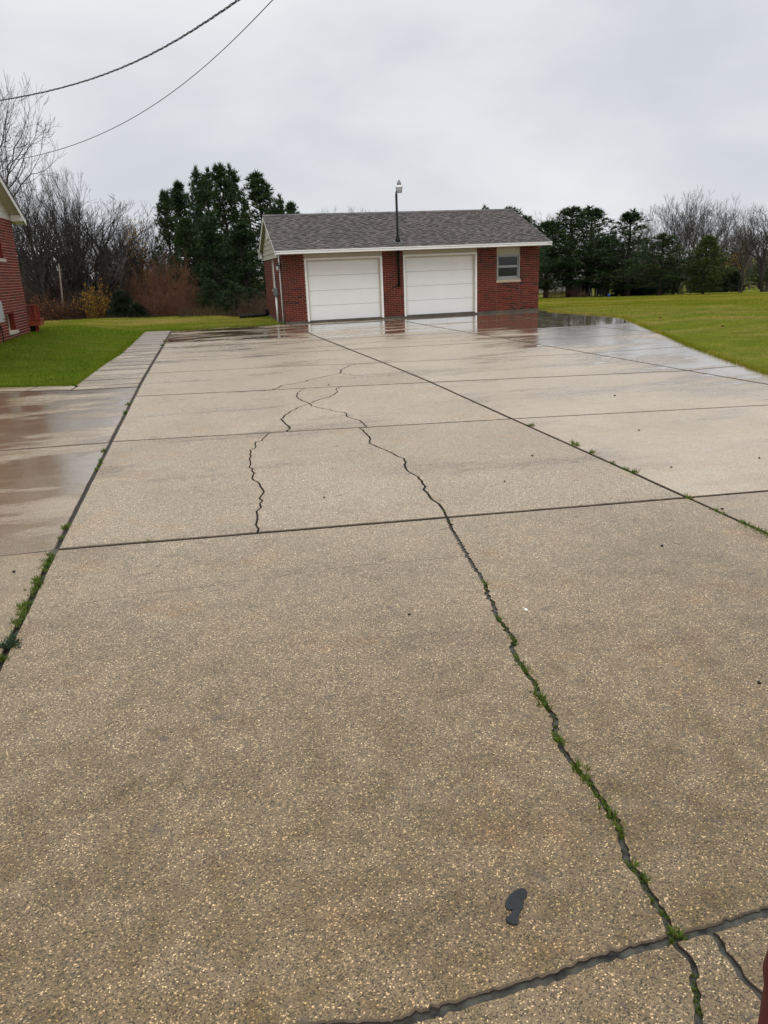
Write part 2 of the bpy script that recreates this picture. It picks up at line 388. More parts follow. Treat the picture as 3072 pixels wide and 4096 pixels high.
M['needle_y'] = leaf_mat('yellow_green_needles', [(.022, .036, .010), (.042, .066, .014), (.075, .100, .020), (.105, .115, .028)], .5, .15)
M['juniper'] = leaf_mat('juniper', [(.008, .015, .008), (.017, .031, .014), (.034, .056, .020)], .6, .05)
M['leaf_y'] = leaf_mat('yellow_leaves', [(.22, .12, .015), (.38, .22, .025), (.14, .07, .015)], .6, .25)
M['leaf_o'] = leaf_mat('rust_leaves', [(.13, .05, .018), (.20, .075, .02), (.085, .035, .016)], .6, .2)
M['blade'] = blade_mat('grass_blades', [(.085, .145, .007), (.138, .215, .011), (.195, .265, .018), (.32, .31, .04)], [(.16, .16, .02), (.25, .23, .035), (.36, .30, .06), (.48, .38, .12)], .25)
M['blade_r'] = blade_mat('grass_blades_dry', [(.125, .175, .008), (.190, .230, .014), (.26, .275, .025), (.38, .33, .05)], [(.26, .23, .035), (.38, .31, .05), (.52, .41, .09), (.68, .54, .17)], .7)
M['drygrass'] = leaf_mat('straw', [(.045, .026, .013), (.09, .055, .026), (.20, .14, .07)], .8, .2)
M['weed'] = leaf_mat('weed_leaves', [(.045, .080, .012), (.085, .140, .020), (.130, .195, .030), (.21, .22, .06), (.16, .11, .05)], .45, .3)
M['weed_b'] = leaf_mat('blue_green_leaves', [(.035, .06, .035), (.06, .095, .055)], .5, .2)
M['lawn'] = lawn_mat()

def shingle_mat():
    t = NT('asphalt_shingle'); r = t.rnd(); n = t.noise(220, t.pos(), 3, .6); b = t.noise(1.2, t.pos(), 4, .6)
    c = t.ramp(r, [(0, (.060, .053, .053)), (.25, (.120, .107, .104)), (.5, (.082, .073, .071)), (.75, (.150, .132, .127)), (1, (.098, .078, .071))])
    c = t.mix(1.0, c, t.ramp(n, [(.3, .6), (.7, 1.4)]), 'MULTIPLY'); c = t.mix(t.math('MULTIPLY', t.step(b, .5, .7), .3), c, (.15, .115, .10))
    t.set('Base Color', c); t.set('Roughness', .75); t.bump(n, .5, .004); return t.m
M['shingle'] = shingle_mat()

# ================================================================== THE SETTING: terrain
BOUND = [(-8, -3), (8.2, -3), (8.15, 8), (8.28, 9.83), (8.65, 10.88), (8.99, 11.88), (9.72, 13.9), (10.9, 16.86), (12.18, 20.07), (12.9, 21.8), (13.12, 22.9), (13.0, 24.83), (12.74, 27.1), (12.735, 27.745),
         (2.95, 27.745), (2.90, 28.0), (1.69, 28.2), (.45, 27.85), (-1.04, 27.9), (-1.95, 28.05), (-2.03, 19.9), (-2.17, 17.89), (-2.29, 14.26), (-3.64, 14.74), (-8, 16.1)]
def inside(x, y, poly=BOUND):
    r = np.zeros(np.shape(x), bool); n = len(poly)
    for i in range(n):
        x0, y0 = poly[i]; x1, y1 = poly[(i+1) % n]
        c = ((y0 > y) != (y1 > y)) & (x < (x1-x0)*(y-y0)/(y1-y0+1e-12)+x0); r ^= c
    return r
gx = np.concatenate([np.array([-900, -500, -300, -200, -140, -100, -75, -55, -42, -32, -25]), np.arange(-20, 30, .3), np.array([30.5, 32, 34, 37, 41, 46, 52, 60, 70, 82, 96, 115, 140, 180, 240, 330, 500, 900])])
gy = np.concatenate([np.array([-900, -400, -150, -60, -25, -8]), np.arange(-3, 46, .3), np.array([47, 49, 52, 56, 61, 67, 74, 82, 91, 102, 115, 132, 155, 190, 250, 340, 500, 950])])
XX, YY = np.meshgrid(gx, gy); ZZ = G(XX, YY)-.012
ZZ = np.where(inside(XX, YY), -.075, ZZ)
ing = (XX > 2.7) & (XX < 12.8) & (YY > 27.6) & (YY < 34.2); ZZ = np.where(ing, np.minimum(ZZ, -.02), ZZ)
nx, ny = len(gx), len(gy); idx = np.arange(nx*ny).reshape(ny, nx)
me = bpy.data.meshes.new('ground')
me.from_pydata(np.stack([XX, YY, ZZ], -1).reshape(-1, 3).tolist(), [], np.stack([idx[:-1, :-1], idx[:-1, 1:], idx[1:, 1:], idx[1:, :-1]], -1).reshape(-1, 4).tolist())
me.materials.append(M['lawn']); [setattr(p, 'use_smooth', True) for p in me.polygons]
tag(link('ground', me), kind='structure')
def cdt(poly):
    r = delaunay_2d_cdt([Vector(p) for p in poly], [], [list(range(len(poly)))], 1, 1e-6); return r[0], r[2]
b = MB(); vs, fs = cdt(BOUND); b.add([(v.x, v.y, -.02) for v in vs], fs)
tag(b.build('gravel_bed', bed_mat()), kind='structure')

b = MB(); b.add([(-1.1, -2.9, -.011), (3.4, -2.9, -.011), (3.4, 4.55, -.011), (-1.1, 4.9, -.011)], [(0, 1, 2, 3)]); tag(b.build('crack_silt', M['silt']), kind='structure')
# ------------------------------------------------------------------ driveway slabs: joints and cracks as a planar map
def pz(ox, oy, k): return lambda L: [tuple(gnd(ox+x*k, oy+y*k)[:2]) for x, y in L]
zc = pz(900, 1400, .6028); zm = pz(1900, 2300, .3617); zn = pz(2200, 2800, .4522); z8 = pz(1400, 3400, 1.0078); zd = pz(0, 0, 1.8517)
LN = []          # (points, width, jitter, kind)
def ln(pts, w, j=.0015, sub=.25): LN.append(([np.array(p, float) for p in pts], w, j, sub))
ln(BOUND+[BOUND[0]], .0, .004, .3)
xl = [(-1.135, -3), (-1.13, 3.6), (-1.147, 5.25), (-1.152, 8.9), (-1.157, 12.39), (-1.158, 13.54), (-1.158, 14.0), (-1.15, 15.4), (-1.128, 18.17), (-1.095, 21.0), (-1.04, 27.9)]
ln(xl, .032, .0015, .12)
ln([(3.47, -3), (3.47, 4.82), (3.469, 8.25), (3.473, 11.58), (3.40, 14.58), (3.30, 17.5), (3.15, 22), (3.045, 27.745)], .022, .0015, .2)
ln([(7.9, -3), (7.8, 4.7), (7.66, 9.07), (7.572, 10.789), (7.459, 13.82), (7.23, 18.04), (7.0, 23), (6.85, 27.745)], .026, .002)
ln([(10.88, 16.83), (10.62, 20.1), (10.75, 25.4), (10.8, 27.745)], .03, .002)
j0 = z8([(150, 690), (300, 650), (500, 590), (650, 545), (800, 500), (950, 445), (1100, 400), (1280, 350), (1450, 310), (1659, 235)])
ln([(-1.135, j0[0][1]+.30)]+j0+[(3.47, j0[-1][1]-.42)], .020, .0028, .012)
ln([(-8, 5.33), (-1.5, 5.256), (-1.147, 5.25)], .03); ln([(-8, 9.05), (-2.34, 8.96), (-1.152, 8.9)], .026)
ln([(-8, 15.45), (-3.51, 14.16), (-2.285, 13.69), (-1.158, 13.54)], .03); ln([(-2.29, 14.26), (-2.246, 14.1), (-1.158, 14.0)], .034)
ln([(-2.285, 13.69), (-2.29, 14.26)], .008); ln([(-3.05, 14.03), (-2.95, 14.49)], .008); ln([(-4.3, 14.39), (-4.2, 14.91)], .008)
ln([(-1.147, 5.25), (3.47, 4.82), (7.8, 4.42), (8.2, 4.4)], .034, .002); ln([(-1.152, 8.9), (3.469, 8.25), (6.59, 7.76), (8.15, 7.55)], .028, .002)
ln([(-1.155, 12.39), (3.473, 11.58), (7.572, 10.79)], .028, .002); ln([(7.572, 10.79), (8.0, 10.84), (8.64, 10.87)], .05, .008, .1)
ln([(-1.15, 15.4), (1.6, 15.02), (3.40, 14.58), (7.459, 13.82), (9.72, 13.9)], .03, .002)
ln([(-1.128, 18.17), (3.30, 17.5), (7.25, 17.1), (10.9, 16.86)], .03, .002); ln([(-1.095, 21.0), (3.2, 20.6), (7.1, 20.3), (10.62, 20.1), (12.18, 20.07)], .032, .002)
ln([(-1.05, 24.2), (3.1, 23.9), (6.98, 23.9), (10.7, 23.9), (13.07, 23.9)], .034, .002)
y = 14.8; ws = []
while y < 27.6: ws.append(y); y += .77
for y in ws: ln([(-2.35, y+.12), (-1.0, y-.05)], .036, .002)
# cracks
ln(zc([(215, 1198), (205, 1160), (215, 1100), (240, 1045), (250, 1000), (228, 985), (258, 945), (235, 905), (180, 850), (178, 800), (170, 750), (165, 690), (205, 640), (200, 620), (250, 590), (303, 538)]), 0.0112, .010, .07)
ln(zc([(415, 533), (432, 515), (400, 490), (370, 460), (410, 425), (450, 400), (500, 375), (560, 355)]), 0.0161, .010, .07)
ln(zc([(560, 355), (520, 340), (490, 325), (475, 300), (490, 280), (535, 247)]), 0.0124, .010, .07)
ln(zc([(560, 355), (620, 330), (700, 310), (745, 275), (740, 255), (778, 232)]), 0.0099, .010, .07)
ln(zc([(560, 355), (572, 370), (640, 385), (700, 397), (795, 415), (820, 445), (890, 465), (942, 505)]), 0.0136, .010, .07)
ln(zc([(885, 508), (912, 528), (940, 555), (965, 590), (960, 620), (1030, 650), (1100, 680), (1190, 730), (1195, 770), (1215, 805), (1280, 840), (1310, 885), (1340, 945), (1370, 990), (1420, 1020), (1450, 1060), (1465, 1102)]), 0.0161, .010, .07)
ln(zc([(325, 256), (380, 235), (530, 210), (545, 200), (680, 172), (765, 152), (770, 130), (820, 105), (875, 86)]), 0.0161, .010, .07)
ln(zc([(765, 152), (870, 170), (1000, 162), (1190, 146)]), 0.0074, .010, .07)
mc = zd([(962, 1110), (975, 1140), (990, 1165), (1012, 1205), (1030, 1235)])+zm([(60, 10), (120, 100), (130, 200), (200, 320), (240, 450), (320, 570), (400, 670), (440, 740), (410, 820), (450, 900), (500, 990), (560, 1070), (640, 1160), (680, 1240), (700, 1330), (780, 1440), (840, 1520), (890, 1590)])+zn([(48, 200), (50, 330), (100, 430), (180, 530), (250, 620), (320, 700), (400, 800), (470, 890), (530, 1000), (610, 1120), (630, 1250), (650, 1340), (690, 1430), (790, 1540), (860, 1620), (870, 1700), (930, 1800), (1000, 1890), (1050, 1990), (1100, 2110)])
ln(mc, .020, .004, .014)
ln(z8([(1345, 345), (1362, 450), (1368, 550), (1385, 640), (1380, 690), (1395, 760), (1390, 900)])+[(mc[-1][0]+.06, -.1), (mc[-1][0]+.1, -3)], .015, .005, .02)
cr2 = z8([(1422, 325), (1480, 400), (1540, 465), (1590, 510), (1635, 580)]); ln(cr2+[(cr2[-1][0]+.35, cr2[-1][1]-.5), (cr2[-1][0]+.4, -3)], .018, .006, .02)
ln([(-1.14, 4.16)]+zd([(70, 1320), (320, 1283), (540, 1253), (765, 1222), (1012, 1202)]), .005, .008, .05)

def near_on(p, skip):
    best = (1e9, None)
    for lk, (pts, *_r) in enumerate(LN):
        if lk == skip: continue
        for a, c in zip(pts[:-1], pts[1:]):
            d = c-a; t = float(np.clip(((p-a)@d)/(d@d+1e-12), 0, 1)); q = a+d*t; e = np.linalg.norm(q-p)
            if e < best[0]: best = (e, q)
    return best
for li in range(1, len(LN)):
    pts = LN[li][0]
    for k in (0, -1):
        e, q = near_on(pts[k], li)
        if e < .4: pts[k] = q
# split all coarse segments at mutual intersections / near touches
segs = []
for li, (pts, w, j, sub) in enumerate(LN):
    for a, c in zip(pts[:-1], pts[1:]): segs.append((a, c, li))
cut = [[0.0, 1.0] for _ in segs]
for i in range(len(segs)):
    a, c, li = segs[i]; d = c-a; L = math.hypot(*d)
    for k in range(len(segs)):
        if k == i: continue
        p, q, lk = segs[k]
        if lk == li: continue
        if max(p[0], q[0]) < min(a[0], c[0])-.1 or min(p[0], q[0]) > max(a[0], c[0])+.1 or max(p[1], q[1]) < min(a[1], c[1])-.1 or min(p[1], q[1]) > max(a[1], c[1])+.1: continue
        e = q-p; den = d[0]*e[1]-d[1]*e[0]
        if abs(den) > 1e-9:
            t = ((p[0]-a[0])*e[1]-(p[1]-a[1])*e[0])/den; u = ((p[0]-a[0])*d[1]-(p[1]-a[1])*d[0])/den
            if 0 <= t <= 1 and 0 <= u <= 1: cut[i].append(t)
        for v in (p, q):                         # endpoints touching this segment
            t = ((v-a)@d)/(L*L)
            if 0 < t < 1 and np.linalg.norm(a+d*t-v) < .045: cut[i].append(t)
nodes = []
def node(p):
    for i, q in enumerate(nodes):
        if abs(q[0]-p[0]) < .06 and abs(q[1]-p[1]) < .06 and math.hypot(q[0]-p[0], q[1]-p[1]) < .05: return i
    nodes.append(np.array(p)); return len(nodes)-1
fine = {}                                        # fine vertices keyed along edges
V2 = []; E2 = {}; EJ = {}
def v2(p): V2.append(np.array(p, float)); return len(V2)-1
nodev = {}
def nv(i):
    if i not in nodev: nodev[i] = v2(nodes[i])
    return nodev[i]
for (a, c, li), ts in zip(segs, cut): # register nodes: long lines first
    pass
raw = []
for (a, c, li), ts in zip(segs, cut):
    ts = sorted(set(ts)); pts = [a+(c-a)*t for t in ts]; raw.append([node(p) for p in pts])
for (a, c, li), ids in zip(segs, raw):
    w, j, sub = LN[li][1:]
    for i0, i1 in zip(ids[:-1], ids[1:]):
        if i0 == i1: continue
        va, vb = nv(i0), nv(i1)
        if (min(va, vb), max(va, vb)) in fine: continue
        fine[(min(va, vb), max(va, vb))] = 1
        A, B = V2[va], V2[vb]; L = np.linalg.norm(B-A); n = max(1, int(L/sub)); prev = va
        nrm = np.array([-(B-A)[1], (B-A)[0]])/(L+1e-9); ww = w
        for s in range(1, n+1):
            if s == n: cur = vb
            else: cur = v2(A+(B-A)*((s+rng.uniform(-.25, .25))/n)+nrm*rng.normal(0, j))
            wl = w*(1+.16*rng.uniform(-1, 1)) if j > .004 else w
            E2[(min(prev, cur), max(prev, cur))] = max(.0, wl)/2; EJ[(min(prev, cur), max(prev, cur))] = 1.0 if j < .003 else .35; prev = cur
# prune dangling
adj = {}
for a, c in E2: adj.setdefault(a, set()).add(c); adj.setdefault(c, set()).add(a)
ch = True
while ch:
    ch = False
    for v in list(adj):
        if len(adj[v]) == 1:
            o = adj[v].pop(); adj[o].discard(v); E2.pop((min(v, o), max(v, o)), None); del adj[v]; ch = True
        elif len(adj[v]) == 0: del adj[v]
order = {v: sorted(adj[v], key=lambda o: math.atan2(*(V2[o]-V2[v])[::-1])) for v in adj}
seen = set(); faces = []
for a, c in list(E2):
    for s, e in ((a, c), (c, a)):
        if (s, e) in seen: continue
        loop = []; u, v = s, e
        while (u, v) not in seen:
            seen.add((u, v)); loop.append(u); L = order[v]; k = L.index(u); u, v = v, L[k-1]
        P = np.array([V2[i] for i in loop]); ar = .5*np.sum(P[:, 0]*np.roll(P[:, 1], -1)-np.roll(P[:, 0], -1)*P[:, 1])
        if ar > .004: faces.append((loop, ar))
drive = tag(empty('driveway', (1, 10, 0)), kind='structure'); walk = tag(empty('walkway', (-1.6, 20, 0)), kind='structure')
def inset(loop, extra):
    out = []; n = len(loop)
    for i in range(n):
        p0, p, p1 = V2[loop[i-1]], V2[loop[i]], V2[loop[(i+1) % n]]
        d0 = (p-p0)/(np.linalg.norm(p-p0)+1e-9); d1 = (p1-p)/(np.linalg.norm(p1-p)+1e-9)
        n0 = np.array([-d0[1], d0[0]]); n1 = np.array([-d1[1], d1[0]])
        k0 = (min(loop[i-1], loop[i]), max(loop[i-1], loop[i])); k1 = (min(loop[i], loop[(i+1) % n]), max(loop[i], loop[(i+1) % n])); h0 = E2.get(k0, 0)+extra*EJ.get(k0, 1); h1 = E2.get(k1, 0)+extra*EJ.get(k1, 1)
        m = n0+n1; q = m@m
        if q < .25: o = n0*h0+d0*h0*.5 if q < .05 else m/math.sqrt(q)*max(h0, h1)*1.4
        else:
            den = n0[0]*n1[1]-n0[1]*n1[0]
            o = n0*h0 if abs(den) < .05 else np.array([(h0*n1[1]-h1*n0[1])/den, (n0[0]*h1-n1[0]*h0)/den])
        out.append(p+o)
    return out
for loop, ar in faces:
    P = np.array([V2[i] for i in loop]); cx, cy = P.mean(0)
    a = .5*np.sum(P[:, 0]*np.roll(P[:, 1], -1)-np.roll(P[:, 0], -1)*P[:, 1]); cr_ = P[:, 0]*np.roll(P[:, 1], -1)-np.roll(P[:, 0], -1)*P[:, 1]
    cx = np.sum((P[:, 0]+np.roll(P[:, 0], -1))*cr_)/(6*a); cy = np.sum((P[:, 1]+np.roll(P[:, 1], -1))*cr_)/(6*a)
    iswalk = cx < -1.2 and cy > 13.6
    top = inset(loop, .004 if cy < 4.2 else .0012*min(cy, 24)); bot = inset(loop, 0.0); n = len(loop)
    dz = rng.uniform(-.002, .002); r = random.Random(int(cx*977+cy*131))
    if cx < -1.2 and 5.25 < cy < 13.5: dz -= .008
    vs, fs = cdt([tuple(p) for p in top])
    mb = MB(); mb.add([(v.x, v.y, dz) for v in vs], fs)
    b0 = len(mb.v); mb.v += [(p[0], p[1], dz) for p in top]+[(p[0], p[1], dz-.005) for p in bot]+[(p[0], p[1], -.08) for p in bot]
    for i in range(n):
        k = (i+1) % n; mb.f.append((b0+n+i, b0+n+k, b0+k, b0+i)); mb.f.append((b0+2*n+i, b0+2*n+k, b0+n+k, b0+n+i))
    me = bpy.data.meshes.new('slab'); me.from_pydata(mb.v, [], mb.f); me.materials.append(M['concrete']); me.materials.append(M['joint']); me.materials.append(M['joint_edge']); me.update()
    for p_ in me.polygons[len(fs)+0:]: p_.material_index = 1 if abs(p_.normal.z) < .3 else 2
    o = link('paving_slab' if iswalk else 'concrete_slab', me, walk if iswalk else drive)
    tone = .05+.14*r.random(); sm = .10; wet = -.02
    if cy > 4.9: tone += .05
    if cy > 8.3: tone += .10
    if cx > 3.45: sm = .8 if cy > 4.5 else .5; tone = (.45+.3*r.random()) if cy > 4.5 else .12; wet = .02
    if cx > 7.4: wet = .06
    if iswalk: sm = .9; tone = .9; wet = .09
    if cx < -1.2 and not iswalk: sm, tone, wet = (.7, 1.0, .19) if cy > 5.25 else (.35, .08, -.02)  # sky reflection on the wet left slabs painted in as a paler base tone
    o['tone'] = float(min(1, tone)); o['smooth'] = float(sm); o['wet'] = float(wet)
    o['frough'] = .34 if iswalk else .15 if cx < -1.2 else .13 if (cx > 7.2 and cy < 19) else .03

# ================================================================== brickwork
UNIT = {}
def unit_box(mat, c=.0):
    k = (mat.name, c)
    if k not in UNIT: UNIT[k] = MB().box(-.5, .5, -.5, .5, -.5, .5, c).mesh('unit_'+mat.name, mat)
    return UNIT[k]
def lay_bricks(rects, course, blen, mort, z0, half0=0):
    """rects: list of (u0,u1,zlo,zhi); returns bricks (uc,zc,len,h)"""
    out = []
    for u0, u1, zl, zh in rects:
        k = int(round((zl-z0)/course)); z = z0+k*course
        while z+course*.6 < zh:
            h = min(course, zh-z)-mort; u = u0-(blen/2 if (k+half0) % 2 else 0)
            while u < u1-.02:
                a, c = max(u, u0), min(u+blen, u1)
                if c-a > .035: out.append(((a+c)/2, z+mort/2+h/2, c-a-mort, h))
                u += blen
            z += course; k += 1
    return out
def place_bricks(items, parent, mat, name, limit, key, stuffname):
    """items: (center xyz, size xyz). The largest-showing ones are single objects, the rest one joined part."""
    items = sorted(items, key=key); me = unit_box(mat, 0)
    for cpos, size in items[:limit]:
        o = bpy.data.objects.new(name, me); COL.objects.link(o); setp(o, parent)
        o.location = cpos; o.scale = size; o.rotation_euler = (random.gauss(0, .003), random.gauss(0, .003), random.gauss(0, .004))
    rest = items[limit:]
    if rest:
        C = np.array([r[0] for r in rest]); S = np.array([r[1] for r in rest]); n = len(C)
        cor = np.array([(-.5, -.5, -.5), (.5, -.5, -.5), (.5, .5, -.5), (-.5, .5, -.5), (-.5, -.5, .5), (.5, -.5, .5), (.5, .5, .5), (-.5, .5, .5)])
        fq = np.array([(0, 3, 2, 1), (4, 5, 6, 7), (0, 1, 5, 4), (1, 2, 6, 5), (2, 3, 7, 6), (3, 0, 4, 7)])
        V = (C[:, None]+cor[None]*S[:, None])[:, fq].reshape(n*6, 4, 3)
        m2 = tri_mesh(stuffname, V, mat, np.repeat(rng.random(n), 6))
        tag(link(stuffname, m2, parent), kind='stuff')

# ================================================================== GARAGE
YG = 27.77; GL, GR = 2.967, 12.69; SX = 2.86; YB = 34.05; ZS = 2.375; FH = .085
gar = tag(empty('garage', (7.8, 30.9, 0)), 'red brick two-door garage with grey shingle roof at the end of the drive', 'garage')
wall = MB()
D1 = (3.745, 6.573); D2 = (7.354, 10.19); WIN = (10.975, 11.90)
core = .012
piers = [(GL, D1[0], FH, ZS), (D1[1], D2[0], FH, ZS), (D2[1], WIN[0], FH, ZS), (WIN[1], GR, FH, ZS), (WIN[0], WIN[1], FH, 1.10)]
for u0, u1, a, c in piers: wall.box(u0+(.006 if u0 == GL else 0), u1-(.006 if u1 == GR else 0), YG+core, YG+.20, a, c)
wall.box(SX+core, SX+.2, 28.2+core, 29.78, FH, ZS); wall.box(SX+core, SX+.2, 30.72, YB, FH, ZS); wall.box(SX+core, SX+.2, 29.78, 30.72, FH, 1.10)
wall.box(GL+core, GL+.2, YG+.2, 28.3, FH, ZS)
wall.box(GL+.1, GR-.1, YG+.17, YG+.195, ZS-.1, ZS-.004); wall.box(GR-.2, GR-core, YG+.2, YB, FH, ZS); wall.box(SX+.2, GR-.2, YB-.2, YB-core, FH, ZS)
wl = wall.build('wall', M['mortar'], gar)
items = []
for u, z, L, h in lay_bricks(piers, .0665, .213, .0115, FH): items.append(((u, YG+.045, z), (L, .09+random.gauss(0, .0015), h)))
side = []
for u, z, L, h in lay_bricks([(28.2, 29.78, FH, ZS), (30.72, YB, FH, ZS), (29.78, 30.72, FH, 1.10)], .0665, .213, .0115, FH): side.append(((SX+.045, u, z), (.09, L, h)))
for u, z, L, h in lay_bricks([(YG+.09, 28.2, FH, ZS)], .0665, .213, .0115, FH): side.append(((GL+.045, u, z), (.09, L, h)))
for u, z, L, h in lay_bricks([(SX+.09, GL, FH, ZS)], .0665, .213, .0115, FH): side.append(((u, 28.2+.045, z), (L, .09, h)))
for u, z, L, h in lay_bricks([(YG+.09, YB, FH, ZS)], .0665, .213, .0115, FH): side.append(((GR-.045, u, z), (.09, L, h)))
for u, z, L, h in lay_bricks([(29.7, 29.775, 1.10, ZS), (30.725, 30.8, 1.1, ZS)], .0665, .213, .0115, FH): side.append(((SX+.13, u, z), (.08, L, h)))
place_bricks(items+side, wl, M['brick'], 'brick', 300, lambda it: (it[0][1] > YG+.06)*100+abs(it[0][0]-7)*.15+random.random()*.2, 'brickwork')
f = MB(); f.box(GL-.012, GR+.02, YG-.012, YG+.25, -.08, FH-.002); f.box(SX-.012, SX+.25, 28.19, YB+.02, -.3, FH-.002); f.box(GR-.22, GR+.018, YG+.25, YB+.02, -.3, FH-.002); f.box(SX+.25, GR-.22, YB-.2, YB+.018, -.3, FH-.002)
f.build('foundation', M['found'], gar)
# doors
for nme, (a, c) in (('l', D1), ('r', D2)):
    zt = 2.225; gap = .012 if nme == 'l' else .03
    fr = empty('door_frame', (a, YG, 0), gar)
    for x0, x1 in ((a, a+.075), (c-.075, c)): MB().box(x0, x1, YG-.022, YG+.10, .055, zt, .006).build('jamb', M['white'], fr)
    MB().box(a+.076, c-.076, YG-.022, YG+.10, zt-.075, zt, .006).build('lintel_trim', M['white'], fr)
    st = MB(); st.box(a+.076, a+.115, YG+.06, YG+.13, .055, zt-.076); st.box(c-.115, c-.076, YG+.06, YG+.13, .055, zt-.076); st.box(a+.116, c-.116, YG+.06, YG+.13, zt-.115, zt-.076)
    st.build('door_stop', M['cream'], fr)
    MB().box(a+.002, c-.002, YG+.012, YG+.16, zt+.002, ZS-.002).build('header_panel', M['cream'], gar)
    dr = empty('garage_door', ((a+c)/2, YG+.12, 0), gar); x0, x1 = a+.10, c-.10; zb = .06+gap; ph = (zt-.09-zb)/4
    for k in range(4):
        MB().box(x0, x1, YG+.135, YG+.175, zb+k*ph+(.0045 if k else 0), zb+(k+1)*ph-.0045, .004).build('door_panel', M['door'], dr)
    MB().box(x0, x1, YG+.16, YG+.20, zb, zt-.08).build('backing', M['grey_metal'], dr)
    MB().box(x0, x1, YG+.137, YG+.173, zb-.022, zb-.001, .003).build('bottom_seal', M['blackmetal'], dr)
    MB().box(a, c, YG-.03, YG+.4, -.06, .052).build('threshold', M['found'], gar)
# window on the front
w0, w1 = WIN
MB().box(w0+.002, w1-.002, YG+.03, YG+.16, 2.102, ZS-.002).build('window_header_panel', M['cream'], gar)
wf = empty('window', (w0, YG, 1.2), gar)
fr = MB(); fr.box(w0+.003, w0+.045, YG-.004, YG+.12, 1.205, 2.10, .004); fr.box(w1-.045, w1-.003, YG-.004, YG+.12, 1.205, 2.10, .004)
fr.box(w0+.046, w1-.046, YG-.004, YG+.12, 2.05, 2.10, .004); fr.box(w0-.004, w1+.004, YG-.03, YG+.12, 1.195, 1.235, .004); fr.build('window_frame', M['alu'], wf)
for z0, z1, yy in ((1.66, 2.05, YG+.045), (1.236, 1.665, YG+.065)):
    s = MB(); lo = .05 if z0 > 1.5 else .085
    s.box(w0+.047, w0+.085, yy, yy+.03, z0, z1); s.box(w1-.085, w1-.047, yy, yy+.03, z0, z1); s.box(w0+.086, w1-.086, yy, yy+.03, z1-.035, z1); s.box(w0+.086, w1-.086, yy, yy+.03, z0, z0+lo)
    sh = s.build('sash', M['alu'], wf); MB().box(w0+.08, w1-.08, yy+.012, yy+.018, z0+.03, z1-.02).build('pane', M['glass'], sh.parent)
MB().box(w0-.02, w1+.03, YG-.04, YG+.15, 1.102, 1.192, .006).build('sill', M['sill'], wf)
# side window
ws_ = empty('window', (SX, 30.2, 1.2), gar)
s = MB(); s.box(SX+.05, SX+.14, 29.79, 29.85, 1.18, ZS-.01); s.box(SX+.05, SX+.14, 30.65, 30.71, 1.18, ZS-.01); s.box(SX+.05, SX+.14, 29.85, 30.65, 2.28, ZS-.01); s.box(SX+.05, SX+.14, 29.85, 30.65, 1.18, 1.25); s.box(SX+.06, SX+.13, 29.85, 30.65, 1.74, 1.78)
s.build('window_frame', M['white'], ws_); MB().box(SX+.09, SX+.1, 29.84, 30.66, 1.2, 2.33).build('pane', M['glass'], ws_); MB().box(SX-.03, SX+.14, 29.75, 30.75, 1.10, 1.178).build('sill', M['sill'], ws_)
# roof
EY0, RY, EX0, EX1 = 27.17, 30.93, 2.70, 12.90; EY1 = 2*RY-EY0; EZ = 2.475; RZ = 3.865; SL = (RZ-EZ)/(RY-EY0)
rf = MB()
prof = [(EY0, EZ-.03), (EY0, EZ-.004), (RY, RZ-.004), (EY1, EZ-.004), (EY1, EZ-.03), (RY, RZ-.045)]
rf.prism([(EX0, y, z) for y, z in prof[:3]]+[(EX0, RY, RZ-.045)], (EX1-EX0, 0, 0)); rf.prism([(EX0, RY, RZ-.045), (EX0, RY, RZ-.004), (EX0, EY1, EZ-.004), (EX0, EY1, EZ-.03)], (EX1-EX0, 0, 0))
roof = rf.build('roof', M['shingle'], gar)
# shingle tabs: thin wedges, each course lying on the one below
slen = math.hypot(RY-EY0, RZ-EZ); ncs = 27; ex = slen/ncs; ang = math.atan(SL)
def tab_mesh():
    m = MB(); m.add([(-.5, 0, 0), (.5, 0, 0), (.5, 1, 0), (-.5, 1, 0), (-.5, 0, 1), (.5, 0, 1), (.5, 1, .12), (-.5, 1, .12)], [(0, 3, 2, 1), (4, 5, 6, 7), (0, 1, 5, 4), (1, 2, 6, 5), (2, 3, 7, 6), (3, 0, 4, 7)])
    return m.mesh('shingle', M['shingle'])
TAB = tab_mesh(); tabs = []
for sgn in (1, -1):
    for k in range(ncs):
        x = EX0-.02-random.random()*.2; alt = 0
        while x < EX1+.02:
            alt = 1-alt if random.random() < .85 else alt
            wd = random.choice((.13, .15, .17, .19)); a, c = max(x, EX0-.015), min(x+wd, EX1+.015); x += wd
            if c-a < .03: continue
            thick = (.011, .029)[alt]+random.random()*.002; s0 = k*ex-(.02 if k == 0 else 0)
            tabs.append((sgn, k, (a+c)/2, c-a-.002, s0-random.random()*.006, thick, ex*1.25))
tabs.sort(key=lambda t: (t[0] < 0, t[1]*1.0+abs(t[2]-6.5)*.35))
def tab_mat(t):
    sgn, k, xc, wd, s0, th, ln_ = t
    y = EY0+s0*math.cos(ang); z = EZ+s0*math.sin(ang)+.001
    m = Matrix.Translation((xc, y, z)) @ Matrix.Rotation(ang-.012, 4, 'X') @ Matrix.Diagonal((wd, ln_, th, 1))
    if sgn < 0: m = Matrix.Translation((0, 2*RY, 0)) @ Matrix.Diagonal((1, -1, 1, 1)) @ m
    return m
for t in tabs[:300]:
    o = bpy.data.objects.new('shingle', TAB); COL.objects.link(o); o.parent = roof; o.matrix_parent_inverse = Matrix.Translation(-wloc(roof)); o.matrix_basis = tab_mat(t)
tv = np.array([v.co[:] for v in TAB.vertices]); tf = [tuple(p.vertices) for p in TAB.polygons]; VV = []; tt = []
